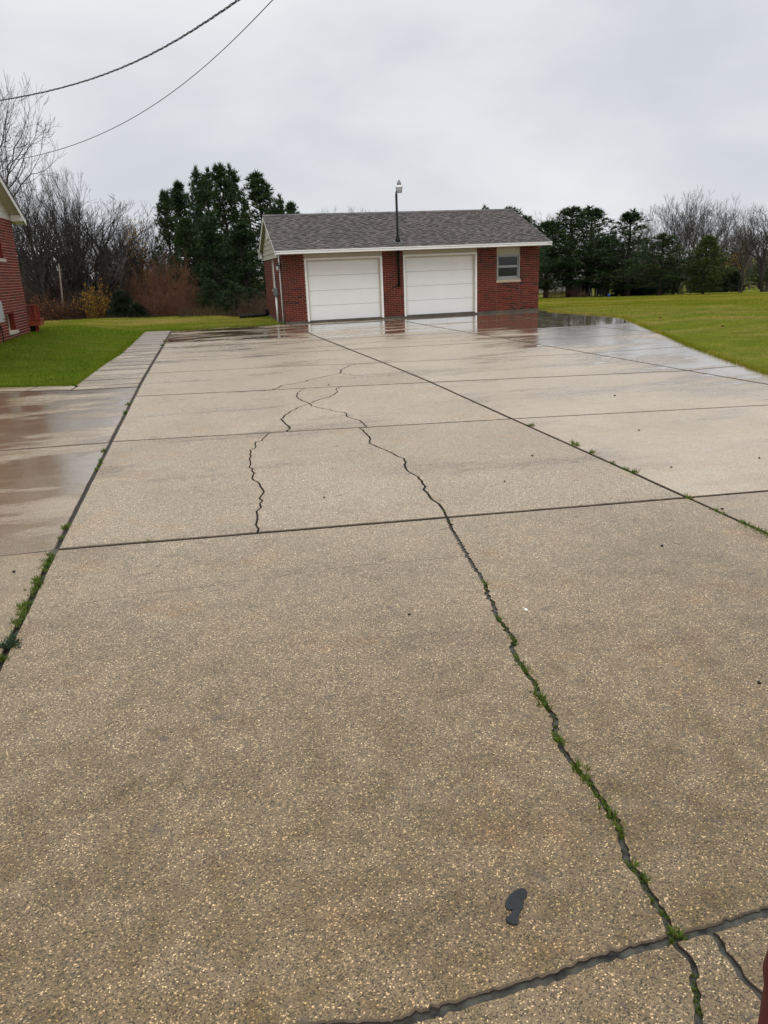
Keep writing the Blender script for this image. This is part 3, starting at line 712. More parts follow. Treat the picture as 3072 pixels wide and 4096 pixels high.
for t in tabs[300:]:
    m = np.array(tab_mat(t)); p = tv@m[:3, :3].T+m[:3, 3]; VV += [p[list(q)] for q in tf]; tt += [random.random()]*6
tag(link('shingle_courses', tri_mesh('shingle_courses', np.array(VV), M['shingle'], np.array(tt)), roof), kind='stuff')
x = EX0-.01
while x < EX1:
    c = MB(); x1 = min(x+.24, EX1+.01)
    c.prism([(x, RY-.15, RZ-.15*SL+.018), (x, RY, RZ+.028), (x, RY+.15, RZ-.15*SL+.018), (x, RY+.15, RZ-.15*SL+.03), (x, RY, RZ+.042), (x, RY-.15, RZ-.15*SL+.03)], (x1-x-.004, 0, .004)); c.build('ridge_cap', M['shingle'], roof); x += .24
# fascia, soffit, rakes
MB().box(EX0, EX1, EY0-.02, EY0, ZS-.005, EZ-.032, .002).build('fascia', M['white'], gar); MB().box(EX0-.005, EX1+.005, EY0-.038, EY0-.005, EZ-.030, EZ+.004, .003).build('drip_edge', M['white'], gar)
MB().box(EX0, EX1, EY1, EY1+.02, ZS-.005, EZ-.02).build('fascia', M['white'], gar)
MB().box(EX0+.022, EX1-.022, EY0+.001, YG-.001, ZS+.001, ZS+.02).build('soffit', M['cream'], gar); MB().box(EX0+.022, EX1-.022, YB+.001, EY1-.001, ZS+.001, ZS+.02).build('soffit', M['cream'], gar)
for xs, s in ((EX0, 1), (EX1, -1)):
    for y0, y1 in ((EY0-.02, RY), (EY1+.02, RY)):
        zt0 = EZ+(.0 if 1 else 0)
        p = [(xs-.004*s, y0, EZ-.135), (xs-.004*s, y0, EZ-.005), (xs-.004*s, y1, RZ-.012), (xs-.004*s, y1, RZ-.142)]
        MB().prism(p, (.022*s, 0, 0)).build('rake_board', M['white'], gar)
        ins = SX if s > 0 else GR
        q = [(xs+.02*s, y0, EZ-.05), (xs+.02*s, y1, RZ-.065), (xs+.02*s, y1, RZ-.05), (xs+.02*s, y0, EZ-.035)]
        MB().prism(q, (ins-xs-.02*s, 0, 0)).build('rake_soffit', M['cream'], gar)
    for y0, y1 in ((EY0, YG), (YB, EY1)):      # boxed eave returns
        ins = (GL if y0 == EY0 else SX) if s > 0 else GR
        zz = (lambda y: EZ+(y-EY0)*SL-.07) if y0 == EY0 else (lambda y: EZ+(EY1-y)*SL-.07)
        MB().prism([(xs+.022*s, y0, ZS-.004), (xs+.022*s, y1, ZS-.004), (xs+.022*s, y1, zz(y1)), (xs+.022*s, y0, zz(y0))], (.10*s, 0, 0)).build('eave_return', M['white'], gar)
    # clapboards
    xw = SX if s > 0 else GR; z = ZS-.09; ya, yb = (28.2, YB) if s > 0 else (YG, YB)
    while z < RZ-.15:
        z1 = min(z+.19, RZ-.08); f0 = max(ya, EY0+(z-EZ+.09)/SL) if z > EZ-.09 else ya; f1 = min(yb, 2*RY-(EY0+(z-EZ+.09)/SL)) if z > EZ-.09 else yb
        g0 = max(ya, EY0+(z1-EZ+.09)/SL); g1 = min(yb, 2*RY-g0)
        if f1-f0 > .05:
            p = [(xw-.028*s, f0, z), (xw-.028*s, f1, z), (xw-.010*s, max(g1, g0+.01), z1+.01), (xw-.010*s, g0, z1+.01)]
            MB().prism(p, (.03*s, 0, 0)).build('clapboard', M['clap'], gar)
        z += .178
    MB().prism([(xw+.03*s, ya, ZS-.1), (xw+.03*s, yb, ZS-.1), (xw+.03*s, yb, EZ), (xw+.03*s, RY, RZ-.1), (xw+.03*s, ya, EZ)], (.12*s, 0, 0)).build('gable_wall', M['clap'], gar)
vn = empty('gable_vent', (SX, RY, 3.2), gar)
MB().box(SX-.06, SX-.03, RY-.24, RY+.24, 3.02, 3.50).build('vent_frame', M['white'], vn)
for k in range(6): MB().add([(SX-.085, RY-.2, 3.06+k*.07), (SX-.085, RY+.2, 3.06+k*.07), (SX-.06, RY+.2, 3.11+k*.07), (SX-.06, RY-.2, 3.11+k*.07)], [(0, 1, 2, 3)]).build('louvre', M['white'], vn)

# things fixed to the garage side
o = tag(empty('electrical_conduit', (SX-.04, 28.12, 0)), 'thin white conduit running up the garage corner to the soffit', 'conduit')
MB().tube([(SX+.04, 28.15, -.02), (SX+.04, 28.15, 1.95), (SX+.04, 28.15, 2.37)], .025, 8).build('pipe', M['white'], o, True)
for z in (.5, 1.3, 2.1): MB().box(SX+.005, SX+.075, 28.13, 28.2, z, z+.025).build('strap', M['alu'], o)
o = tag(empty('electrical_box', (SX-.08, 29.1, 0)), 'grey electrical box on a white riser pipe on the garage side', 'electrical box')
MB().box(SX-.12, SX-.003, 29.0, 29.22, .97, 1.24, .008).build('enclosure', M['grey_metal'], o); MB().box(SX-.135, SX-.121, 28.99, 29.23, .96, 1.25, .004).build('cover', M['grey_metal'], o); MB().tube([(SX-.06, 29.11, -.05), (SX-.06, 29.11, .97)], .04, 10).build('riser_pipe', M['white'], o, True)
o = tag(empty('wall_lantern', (SX, 28.2, 1.95)), 'small black lantern on the brick return of the garage', 'lantern')
MB().box(SX+.02, SX+.09, 28.175, 28.199, 1.96, 2.10).build('back_plate', M['blackmetal'], o); MB().tube([(SX+.055, 28.18, 2.05), (SX+.02, 28.10, 2.11), (SX-.03, 28.06, 2.06)], .01, 6).build('arm', M['blackmetal'], o)
MB().lathe([(.01, .13), (.075, .07), (.07, .055)], (SX-.03, 28.06, 1.95), 8).build('cap', M['blackmetal'], o); MB().lathe([(.045, -.08), (.065, .06)], (SX-.03, 28.06, 1.94), 8).build('glass_shade', M['lens'], o)
o = tag(empty('drain_pipe', (2.3, 33.6, 0)), 'black corrugated drain pipe lying in the grass behind the garage corner', 'drain pipe')
P = [(2.85, 33.55, .30), (2.80, 33.55, .12), (2.70, 33.55, .09), (2.2, 33.5, .08), (1.55, 33.45, .07)]; Q = []
for a, c in zip(P[:-1], P[1:]):
    for k in range(12): Q.append(np.array(a)+(np.array(c)-np.array(a))*k/12)
MB().tube(Q, [.075+.008*(i % 2) for i in range(len(Q))], 10).build('hose', M['blackmetal'], o); MB().box(2.70, 2.95, 33.45, 33.65, .14, .32, .01).build('elbow', M['blackmetal'], o)

# pole light rising through the roof
o = tag(empty('pole_light', (7.16, 27.68, 1.17)), 'yard lamp with white skirt on a black pole through the garage roof', 'lamp')
PX, PY = 7.155, 27.685
MB().tube([(PX, PY, 1.16), (PX, PY, 4.26)], .043, 12).build('pole', M['blackmetal'], o, True)
MB().box(PX-.06, PX+.06, PY+.02, YG+.0, 1.14, 1.20).build('bracket', M['blackmetal'], o); MB().box(PX-.06, PX+.06, PY+.02, YG, 2.0, 2.05).build('bracket', M['blackmetal'], o)
rz = EZ+(PY-EY0)*SL
MB().lathe([(.12, .0), (.065, .10), (.055, .2), (.044, .22)], (PX, PY, rz), 14).build('flashing_boot', M['blackmetal'], o, True)
MB().add([(PX-.13, PY-.13, rz-.13*SL+.02), (PX+.13, PY-.13, rz-.13*SL+.02), (PX+.13, PY+.13, rz+.13*SL+.02), (PX-.13, PY+.13, rz+.13*SL+.02), (PX-.13, PY-.13, rz-.13*SL+.026), (PX+.13, PY-.13, rz-.13*SL+.026), (PX+.13, PY+.13, rz+.13*SL+.026), (PX-.13, PY+.13, rz+.13*SL+.026)], [(0, 3, 2, 1), (4, 5, 6, 7), (0, 1, 5, 4), (1, 2, 6, 5), (2, 3, 7, 6), (3, 0, 4, 7)]).build('flashing_plate', M['grey_metal'], o)
LX = PX+.105; LY = PY-.02
MB().tube([(PX, PY, 4.2), (PX, PY, 4.30), (PX+.04, PY, 4.42), (LX, LY, 4.46)], .03, 8).build('arm', M['blackmetal'], o, True)
MB().lathe([(.085, 4.285), (.098, 4.29), (.115, 4.43), (.118, 4.445)], (LX, LY, 0), 20).build('lens', M['lens'], o, True)
MB().lathe([(.118, 4.445), (.13, 4.45), (.132, 4.49), (.115, 4.52), (.07, 4.535)], (LX, LY, 0), 20).build('skirt', M['white'], o, True)
MB().lathe([(.078, 4.53), (.07, 4.60), (.055, 4.655), (.05, 4.66)], (LX, LY, 0), 14).build('housing', M['grey_metal'], o, True)
MB().lathe([(.035, 4.655), (.035, 4.69), (.02, 4.70)], (LX, LY, 0), 12).build('photocell', M['grey_metal'], o, True)

# ================================================================== HOUSE
XH, YH = -4.817, 24.0; HB = .36; K = 24.0/22.0
hz = lambda z: 1.75+(z-1.75)*K
HT = hz(3.30); Y0 = 15.5
hs_ = tag(empty('house', (-8, 20, HB)), 'red brick house with cream gable siding at the side lawn', 'house')
wb = (hz(.69), hz(1.10), 19.66*K, 20.40*K); wu = (hz(2.34), hz(3.12), 18.55*K, 20.42*K)     # basement and main window: z0,z1,y0,y1
wm = MB()
rects = [(Y0, wb[2], HB-.4, HT), (wb[3], YH, HB-.4, HT), (wb[2], wb[3], HB-.4, wb[0])]
rects = [(Y0, wb[2], HB-.4, wu[0]), (wb[3], YH, HB-.4, wu[0]), (wb[2], wb[3], HB-.4, wb[0]), (wb[2], wb[3], wb[1], wu[0]), (Y0, wu[2], wu[0], HT), (wu[3], YH, wu[0], HT), (wu[2], wu[3], wu[1], HT)]
for u0, u1, a, c in rects: wm.box(XH-.25, XH-.012, u0, u1, a, c)
wm.box(-12, XH-.25, YH-.25, YH-.012, HB-.4, HT); wm.box(-12, XH-.25, Y0+.012, Y0+.25, HB-.4, HT)
wl = wm.build('wall', M['mortar_h'], hs_)
crs = .0706
def lay(rects): return lay_bricks(rects, crs, .215, .0145, HB-.4)
items = [((XH-.045, u, z), (.09+random.gauss(0, .0015), L, h)) for u, z, L, h in lay([(Y0+.09, r[1], r[2], r[3]) if r[0] == Y0 else r for r in rects])]
items += [((u, YH-.045, z), (L, .09, h)) for u, z, L, h in lay([(-12, XH-.09, HB-.4, HT)])]+[((u, Y0+.045, z), (L, .09, h)) for u, z, L, h in lay([(-12, XH, HB-.4, HT)])]
place_bricks(items, wl, M['brick_h'], 'brick', 300, lambda it: (it[0][0] < XH-.06)*200+(it[0][2] < HB)*100+abs(it[0][1]-22.2)+abs(it[0][2]-1.6)*.6, 'brickwork')
jm = MB()
for r in (wb, wu):
    MB().box(XH-.20, XH-.004, r[3]-.006, r[3]+.02, r[0], r[1]-.002).build('jamb', M['brick_h'], wl)
for r, nm in ((wb, 'basement_window'), (wu, 'window')):
    e = empty(nm, (XH, r[2], r[0]), hs_); s = MB(); t = .06
    s.box(XH-.17, XH-.14, r[2], r[2]+t, r[0], r[1]); s.box(XH-.17, XH-.14, r[3]-t-.006, r[3]-.006, r[0], r[1]); s.box(XH-.17, XH-.14, r[2]+t, r[3]-t-.006, r[0], r[0]+t); s.box(XH-.17, XH-.14, r[2]+t, r[3]-t-.006, r[1]-t, r[1])
    s.build('window_frame', M['cream'] if r is wb else M['white'], e); MB().box(XH-.165, XH-.155, r[2]+.05, r[3]-.05, r[0]+.05, r[1]-.05).build('pane', M['glass'], e)
    MB().box(XH-.15, XH+.04, r[2]-.06, r[3]+.10, r[0]-.085, r[0]-.004, .006).build('sill', M['sill'] if 0 else M['cream'], e)
OV = .30; RX = XH+OV; RE = (24.44, 3.46); SLH = .389; RYH = 19.75; RZH = RE[1]+SLH*(RE[0]-RYH); RE0 = 2*RYH-RE[0]
m = MB()
for a, c in ((RE[0], RYH), (RE0, RYH)):
    m.prism([(-12.5, a, RE[1]), (-12.5, a, RE[1]+.04), (-12.5, c, RZH+.04), (-12.5, c, RZH)], (12.5+RX+.02, 0, 0))
hr = m.build('roof', M['shingle'], hs_)
for a in (RE[0], RE0):
    MB().prism([(RX-.02, a, RE[1]-.15), (RX-.02, a, RE[1]-.002), (RX-.02, RYH, RZH-.002), (RX-.02, RYH, RZH-.15)], (.02, 0, 0)).build('rake_board', M['white'], hs_)
    MB().prism([(RX-.021, a, RE[1]-.10), (RX-.021, RYH, RZH-.10), (RX-.021, RYH, RZH-.08), (RX-.021, a, RE[1]-.08)], (-(OV+.05), 0, 0)).build('rake_soffit', M['cream'], hs_)
    yw = YH if a > 20 else Y0; zb = HT-.035
    zt = lambda y: RE[1]+SLH*abs(a-y)-.11
    yy = a-.55 if a > 20 else a+.55
    MB().prism([(XH+.02, a, zb), (XH+.02, yy, zb), (XH+.02, yy, zt(yy)), (XH+.02, a, zt(a))], (OV-.042, 0, 0)).build('eave_return', M['white'], hs_)
    MB().box(-12.5, XH+.019, min(a, yw)+.001, max(a, yw)-.001, zb, zb+.02).build('soffit', M['white'], hs_)
    MB().box(-12.5, RX-.021, min(a, a+(.02 if a > 20 else -.02)), max(a, a+(.02 if a > 20 else -.02)), zb-.01, RE[1]+.02).build('fascia', M['white'], hs_)
z = HT-.02
while z < RZH-.25:
    z1 = z+.20; e = lambda q: max(0, (q-(RE[1]-.1))/SLH)
    f1 = min(YH, RE[0]-e(z)); g1 = min(YH, RE[0]-e(z1)); f0 = max(Y0, RE0+e(z)); g0 = max(Y0, RE0+e(z1))
    if f1-f0 > .1: MB().prism([(XH+.012, f0, z), (XH+.012, f1, z), (XH-.008, max(g1, g0+.02), z1+.01), (XH-.008, g0, z1+.01)], (-.03, 0, 0)).build('clapboard', M['clap_h'], hs_)
    z += .19
MB().prism([(XH-.03, Y0, HT-.04), (XH-.03, YH, HT-.04), (XH-.03, YH, RE[1]-.05), (XH-.03, RYH, RZH-.2), (XH-.03, Y0, RE[1]-.05)], (-.1, 0, 0)).build('gable_wall', M['clap_h'], hs_)
# utility box and cable on the house wall
o = tag(empty('utility_box', (XH+.1, 20.9, .9)), 'pale grey utility box mounted on the house brick wall', 'utility box')
MB().box(XH-.01, XH+.12, 20.05, 20.66, hz(.95), hz(1.40), .01).build('enclosure', M['lens'], o); MB().box(XH+.121, XH+.132, 20.07, 20.64, hz(.96), hz(1.39), .004).build('cover', M['lens'], o); MB().box(XH+.133, XH+.138, 20.5, 20.58, hz(.99), hz(1.03)).build('meter_badge', M['blackmetal'], o)
o = tag(empty('cable_loop', (XH+.1, 20.8, .45)), 'black cable loop hanging at the foot of the house wall', 'cable')
cb = [(XH+.03, 20.45+.10*math.cos(t)+.05, .62+.19*math.sin(t)) for t in np.linspace(-1.5, 2.9, 16)]
MB().tube([(XH+.03, 20.4, 1.02)]+cb[::-1]+[(XH+.05, 20.6, .38)], .012, 6).build('cable', M['blackmetal'], o, True)

# red deck steps at the back corner
o = tag(empty('deck_steps', (-4.6, 24.4, .4)), 'red stained wooden deck landing at the back corner of the house', 'deck')
Yd = 24.12; q = lambda x, y, Y=Yd: onY(x*.1266, 1100+y*.1266, Y)
xa, xb = XH-1.2, q(1255, 1370)[0]; zA, zB = q(1100, 1400)[2], q(1100, 1610)[2]
MB().box(xa, xb, Yd, Yd+.04, zB, zA-.03, .004).build('apron_board', M['redwood2'], o); MB().box(xb-.04, xb, Yd+.041, Yd+.56, zB, zA-.03, .004).build('apron_board', M['redwood2'], o)
for k in range(4): MB().box(xa, xb+.02, Yd-.02+k*.145, Yd+.118+k*.145, zA-.029, zA+.008, .004).build('deck_board', M['redwood'], o)
xt = q(1140, 1200)[0]; zT = q(1000, 945)[2]
MB().box(xa, xt+.02, Yd+.0, Yd+.14, zT-.035, zT, .004).build('handrail', M['redwood'], o)
MB().box(xt-.05, xt, Yd+.02, Yd+.11, zA+.009, zT-.036, .004).build('post', M['redwood2'], o); MB().box(XH+.0, XH+.06, Yd+.02, Yd+.11, zA+.009, zT-.036).build('post', M['redwood'], o)
for k in range(3): MB().box(XH+.07+k*.075, XH+.137+k*.075, Yd+.06, Yd+.085, zA+.009, zT-.036).build('baluster_board', M['redwood'], o)
MB().box(xt-.10, xt-.01, Yd+.08, Yd+.17, .2, zB-.001).build('support_post', M['redwood'], o); MB().box(xa, xt-.11, Yd+.15, Yd+.19, .2, zB-.001).build('skirt_board', M['blackmetal'], o)

# ================================================================== overhead wires
def wire(px, d0, d1, name, label, twisted):
    n = len(px); P = []
    for i, (x, y) in enumerate(px):
        P.append(CAMP+ray(x, y)*(d0+(d1-d0)*i/(n-1)))
    P = np.array(P); ts = np.linspace(0, 1, n); tt = np.linspace(0, 1, 160)
    co = [np.polyfit(ts, P[:, k], 3) for k in range(3)]; Q = np.stack([np.polyval(c, tt) for c in co], 1)
    o = tag(empty(name, tuple(Q[0])), label, 'wire')
    if not twisted: MB().tube(Q, .0065, 6).build('strand', M['wiregrey'], o, True)
    else:
        L = np.concatenate([[0], np.cumsum(np.linalg.norm(np.diff(Q, axis=0), axis=1))]); S = np.linspace(0, L[-1], 900); Q = np.stack([np.interp(S, L, Q[:, k]) for k in range(3)], 1)
        t = np.gradient(Q, axis=0); t /= np.linalg.norm(t, axis=1, keepdims=True); a = np.cross(t, [0, 0, 1.]); a /= np.linalg.norm(a, axis=1, keepdims=True); c = np.cross(t, a)
        for k in range(3):
            th = S/.36*2*math.pi/1.6+k*2.094; R = Q+.0085*(np.cos(th)[:, None]*a+np.sin(th)[:, None]*c)
            MB().tube(R, .0062 if k else .0045, 5).build('strand', M['wire'] if k else M['wiregrey'], o, True)
    return o
S_ = 1200/1659
wire([(-420*S_, 600*S_), (0, 556*S_), (240, 366), (500*S_, 420*S_), (800*S_, 297*S_), (1100*S_, 145*S_), (1354*S_, 0), (1650*S_, -190*S_), (2100*S_, -520*S_)], 16, 5.5, 'service_cable', 'black twisted service cable crossing the sky above the house', True)
wire([(-420*S_, 905*S_), (0, 900*S_), (200*S_, 875*S_), (500*S_, 765*S_), (800*S_, 603*S_), (1100*S_, 380*S_), (1300*S_, 210*S_), (1526*S_, 0), (1760*S_, -240*S_), (2100*S_, -620*S_)], 19, 6.5, 'telephone_wire', 'thin grey single wire hanging below the twisted cable', False)

# ================================================================== small things on the drive
zp = lambda L: [gnd(1900+x*300/1659, 3500+y*300/1659)[:2] for x, y in L]
pat = zp([(690, 960), (760, 930), (810, 870), (835, 800), (760, 812), (690, 770), (662, 715), (690, 620), (740, 530), (800, 450), (890, 380), (1000, 350), (1080, 356), (1135, 395), (1150, 440), (1130, 510), (1060, 590), (1082, 645), (1055, 680), (1070, 715), (1040, 780), (990, 860), (950, 960), (960, 1040), (955, 1100), (920, 1132), (830, 1132), (750, 1110), (700, 1070), (678, 1020)])
m = MB(); vs, fs = cdt([tuple(p) for p in pat]); n = len(vs); zt = [.0085+.003*math.sin(v.x*70+v.y*50) for v in vs]
m.add([(v.x, v.y, z) for v, z in zip(vs, zt)], fs); m.v += [(p[0], p[1], .0085+.003*math.sin(p[0]*70+p[1]*50)) for p in pat]+[(p[0], p[1], -.002) for p in pat]; k = len(pat)
for i in range(k): m.f.append((n+i, n+(i+1) % k, n+k+(i+1) % k, n+k+i))
tag(m.build('rubber_scrap', M['rubber']), 'flat black rubber scrap shaped like a sole lying on the concrete', 'scrap')
def pebble(x, y, r, mat, name='pebble', label='small dark pebble lying on the concrete drive', group='pebbles on the concrete'):
    import bmesh
    bm = bmesh.new(); bmesh.ops.create_icosphere(bm, subdivisions=2, radius=r)
    for v in bm.verts: v.co = Vector((v.co.x*random.uniform(.8, 1.2), v.co.y*random.uniform(.8, 1.2), v.co.z*.6))
    me = bpy.data.meshes.new(name); bm.to_mesh(me); bm.free(); me.materials.append(mat); o = link(name, me, None, (x, y, r*.45)); return tag(o, label, 'pebble', group)
for px, py in ((884, 1328), (1640, 1476), (30, 1236), (1090, 1040), (1380, 930), (1450, 1010), (1560, 1100), (1700-60, 990), (1150, 985), (700, 1075), (1328, 855), (1430, 1180)):
    p = gnd(px*1.8517, py*1.8517); pebble(p[0], p[1], random.uniform(.006, .010)*(1+p[1]*.05), M['blackmetal'])
p = gnd(1900+565*.3617, 2300+390*.3617); tag(MB().box(p[0]-.009, p[0]+.007, p[1]-.011, p[1]+.011, .0, .008, .002).build('stone_chip', M['white']), 'white stone chip beside the long jagged crack', 'stone')
p = gnd(672*.3165, 2000+660*.3165); tag(MB().box(p[0]-.03, p[0]+.03, p[1]-.06, p[1]+.06, -.05, .006, .012).build('broken_stone', M['found']), 'broken grey stone wedged in the joint above the grass tufts', 'stone')

# guessed post, built for an unclear dark red edge close by
p = gnd(3072, 3920, .55); p2 = gnd(3040, 4096, .55)
pc = p[:2]+RT[:2]*.052
tag(MB().lathe([(.062, -.05), (.062, .0), (.05, .02), (.05, .52), (.056, .55), (.05, .60), (.03, .63)], (pc[0], pc[1], 0), 20).build('post', M['darkred'], None, True), 'dark red round upright, guessed to be a post, by the cracked corner of the drive', 'post')

# ================================================================== VEGETATION
def unit(v): return v/(np.linalg.norm(v, axis=-1, keepdims=True)+1e-9)
def tufts(P, D, S, n, wid, spread, sag=0.0):
    """n slim triangles round every tuft axis"""
    N = len(P); P = np.repeat(P, n, 0); D = np.repeat(D, n, 0); S = np.repeat(S, n)[:, None]
    d = unit(D+spread*rng.normal(size=(N*n, 3))); d[:, 2] -= sag; d = unit(d)
    a = unit(np.cross(d, rng.normal(size=(N*n, 3)))); L = S*rng.uniform(.6, 1.1, (N*n, 1)); w = S*wid
    b0 = P+d*L*.05
    return np.stack([b0-a*w, b0+a*w, P+d*L], 1)
def pine_mesh(seed, H, R, low=.16, dens=1.0, layered=.5, mat='needle', bark='pinebark'):
    global rng
    keep = rng; rng = np.random.default_rng(seed)
    P0, P1, R0, R1 = [], [], [], []; tp, td, ts, tn = [], [], [], []
    def seg(a, c, r0, r1): P0.append(a); P1.append(c); R0.append(r0); R1.append(r1)
    ns = 14; pts = [np.array([0, 0, 0.])]
    for i in range(ns): pts.append(np.array([rng.normal(0, .012*H)*(i/ns), rng.normal(0, .012*H)*(i/ns), H*(i+1)/ns]))
    for i in range(ns): seg(pts[i], pts[i+1], .020*H*(1-i/ns)**.8+.012, .020*H*(1-(i+1)/ns)**.8+.012)
    z = low*H
    while z < H*.985:
        t = z/H; u = (t-low)/(1-low)
        prof = (.35+.65*min(1, u/.25))*(1-u)**.72+.05
        nb = rng.integers(4, 7); a0 = rng.random()*6.28
        c = np.array([np.interp(z, [p[2] for p in pts], [p[k] for p in pts]) for k in range(3)])
        for k in range(nb):
            if rng.random() > .93: continue
            az = a0+k*6.283/nb+rng.normal(0, .25); L = R*prof*rng.uniform(.65, 1.18)
            el = math.radians(-6+50*u**1.5+rng.normal(0, 7)); m = max(3, int(L/.35))
            p = c.copy(); d = np.array([math.cos(az)*math.cos(el), math.sin(az)*math.cos(el), math.sin(el)])
            for s in range(m):
                q = p+d*L/m; seg(p, q, .012*H*.35*(1-s/m)+.008, .012*H*.35*(1-(s+1)/m)+.006)
                d = unit(d+np.array([0, 0, .08])+rng.normal(0, .06, 3))
                if s >= m*.25:
                    for _ in range(int((3+5*dens)*(1 if s > m*.5 else .6))):
                        off = rng.normal(0, 1, 3)*np.array([.30, .30, .12 if rng.random() < layered else .22])*min(1.3, L*.45+.3)
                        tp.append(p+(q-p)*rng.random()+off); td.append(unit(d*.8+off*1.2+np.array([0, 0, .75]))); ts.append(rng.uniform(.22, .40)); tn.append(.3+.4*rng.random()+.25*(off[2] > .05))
                p = q
            for _ in range(3): tp.append(p+rng.normal(0, .07, 3)); td.append(unit(d+np.array([0, 0, .9]))); ts.append(rng.uniform(.28, .45)); tn.append(.65+.35*rng.random())
        z += H*.042*rng.uniform(.75, 1.2)
    for _ in range(5): tp.append(pts[-1]+rng.normal(0, .06, 3)); td.append(np.array([0, 0, 1.])); ts.append(.5); tn.append(.7)
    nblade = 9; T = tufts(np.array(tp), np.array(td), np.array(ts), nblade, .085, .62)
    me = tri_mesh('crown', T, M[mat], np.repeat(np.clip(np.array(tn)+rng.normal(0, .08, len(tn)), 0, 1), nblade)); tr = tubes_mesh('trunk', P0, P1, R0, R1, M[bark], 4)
    rng = keep; return tr, me
def bare_mesh(seed, H, spread=.5, trunks=1, fork=.35, twig=1.0, mat='bark', lean=0.0, depth=5, leaves=0, up=.12, rtr=.019):
    r = np.random.default_rng(seed); P0, P1, R0, R1 = [], [], [], []; tips = []
    def grow(p, d, L, rad, lv):
        n = max(2, int(round(4-lv*.4))); st = L/n
        for s in range(n):
            q = p+d*st; r1 = rad*(1-.45/n); P0.append(p); P1.append(q); R0.append(max(rad, .0075)); R1.append(max(r1, .006)); rad = r1
            d = unit(d+r.normal(0, .10+.025*lv, 3)+np.array([0, 0, up])); p = q
            if lv < depth and (s >= 1 or lv > 0):
                for _ in range(1):
                    if r.random() < (.95 if lv < 2 else .62)*twig:
                        ax = unit(r.normal(size=3)); dd = unit(d*math.cos(.8*spread+.25)+unit(np.cross(d, ax))*math.sin(.8*spread+.25)); grow(p, dd, L*r.uniform(.50, .72), rad*.58, lv+1)
        if lv < depth:
            for _ in range(2): grow(p, unit(d+r.normal(0, .28*spread+.1, 3)), L*r.uniform(.55, .75), rad*.72, lv+1)
        else: tips.append(p)
    for k in range(trunks):
        a = 6.283*k/trunks+r.random(); sp = (.0 if trunks == 1 else .30)*spread*2
        grow(np.array([.1*math.cos(a)*(trunks > 1), .1*math.sin(a)*(trunks > 1), -.3]), unit(np.array([sp*math.cos(a)+lean, sp*math.sin(a), 1.0])), H*fork, H*rtr/math.sqrt(trunks), 0)
    P0, P1 = np.array(P0), np.array(P1); zmax = P1[:, 2].max(); k = H/zmax; P0 *= k; P1 *= k
    tr = tubes_mesh('trunk', P0, P1, R0, R1, M[mat], 3); lf = None
    if leaves:
        tp = np.array(tips)*k; sel = tp[r.integers(0, len(tp), leaves)]+r.normal(0, .12, (leaves, 3)); d = unit(r.normal(size=(leaves, 3))); a = unit(np.cross(d, r.normal(size=(leaves, 3)))); s = r.uniform(.04, .09, (leaves, 1))
        lf = np.stack([sel-a*s*.6, sel+d*s*.4, sel+a*s*.6, sel-d*s*.9], 1)
    return tr, lf, r
def shrub_mesh(seed, H, R, n, mat='bark_brown', leaves=0, leafmat='leaf_o'):
    r = np.random.default_rng(seed); P0, P1, R0, R1, T = [], [], [], [], []
    for i in range(n):
        a = r.random()*6.283; rr = R*.55*math.sqrt(r.random()); p = np.array([rr*math.cos(a), rr*math.sin(a), -.1]); h = H*r.uniform(.55, 1.05)*(1-.35*(rr/(R*.55))**2)
        d = unit(np.array([math.cos(a)*.35*rr/R+r.normal(0, .16), math.sin(a)*.35*rr/R+r.normal(0, .16), 1.])); m = 5; rad = .012
        for s in range(m):
            q = p+d*h/m; P0.append(p); P1.append(q); R0.append(rad); R1.append(rad*.8); rad *= .8; d = unit(d+r.normal(0, .13, 3)+np.array([math.cos(a), math.sin(a), 0])*.05)
            p = q
            if s >= 1:
                for _ in range(4):
                    e = unit(d+r.normal(0, .55, 3)); l = h*r.uniform(.10, .24); g = p+e*l; P0.append(p); P1.append(g); R0.append(.0075); R1.append(.005); T.append(g)
                    for _ in range(2): e2 = unit(e+r.normal(0, .5, 3)); g2 = p+e*l*r.uniform(.3, .8); P0.append(g2); P1.append(g2+e2*l*.6); R0.append(.006); R1.append(.004); T.append(g2+e2*l*.6)
    me = tubes_mesh('stems', P0, P1, R0, R1, M[mat], 3); lf = None
    if leaves:
        T = np.array(T); sel = T[r.integers(0, len(T), leaves)]+r.normal(0, .06, (leaves, 3)); d = unit(r.normal(size=(leaves, 3))); a = unit(np.cross(d, r.normal(size=(leaves, 3)))); s = r.uniform(.05, .11, (leaves, 1))
        lf = tri_mesh('leaves', np.stack([sel-a*s*.6, sel+d*s*.4, sel+a*s*.6, sel-d*s*.9], 1), M[leafmat], r.random(leaves))
    return me, lf
def juniper_mesh(seed, H, R, n=2200, mat='juniper', cone=.6):
    r = np.random.default_rng(seed); z = r.random(n)**.9; a = r.random(n)*6.283; rad = R*((1-z)**cone*.95+.08)*np.sqrt(r.uniform(.25, 1.1, n))*(1+.25*np.sin(a*5+z*17)+.15*np.sin(a*3-z*29))
    P = np.stack([rad*np.cos(a), rad*np.sin(a), z*H], 1); D = unit(np.stack([np.cos(a), np.sin(a), .9+0*a], 1)); T = tufts(P, D, r.uniform(.18, .34, n)*H/3+.08, 8, .10, .5)
    return tri_mesh('foliage', T, M[mat], np.repeat(r.random(n), 8))
def thing(name, label, cat, group, meshes, loc, rz, sc):
    o = empty(name, (0, 0, 0)); tag(o, label, cat, group)
    for nm, me in meshes:
        if me is None: continue
        c = bpy.data.objects.new(nm, me); COL.objects.link(c); c.parent = o
    o.location = loc; o.rotation_euler = (0, 0, rz); o.scale = sc; return o
def at(px, py, Y):
    p = onY(px, py, Y); return p
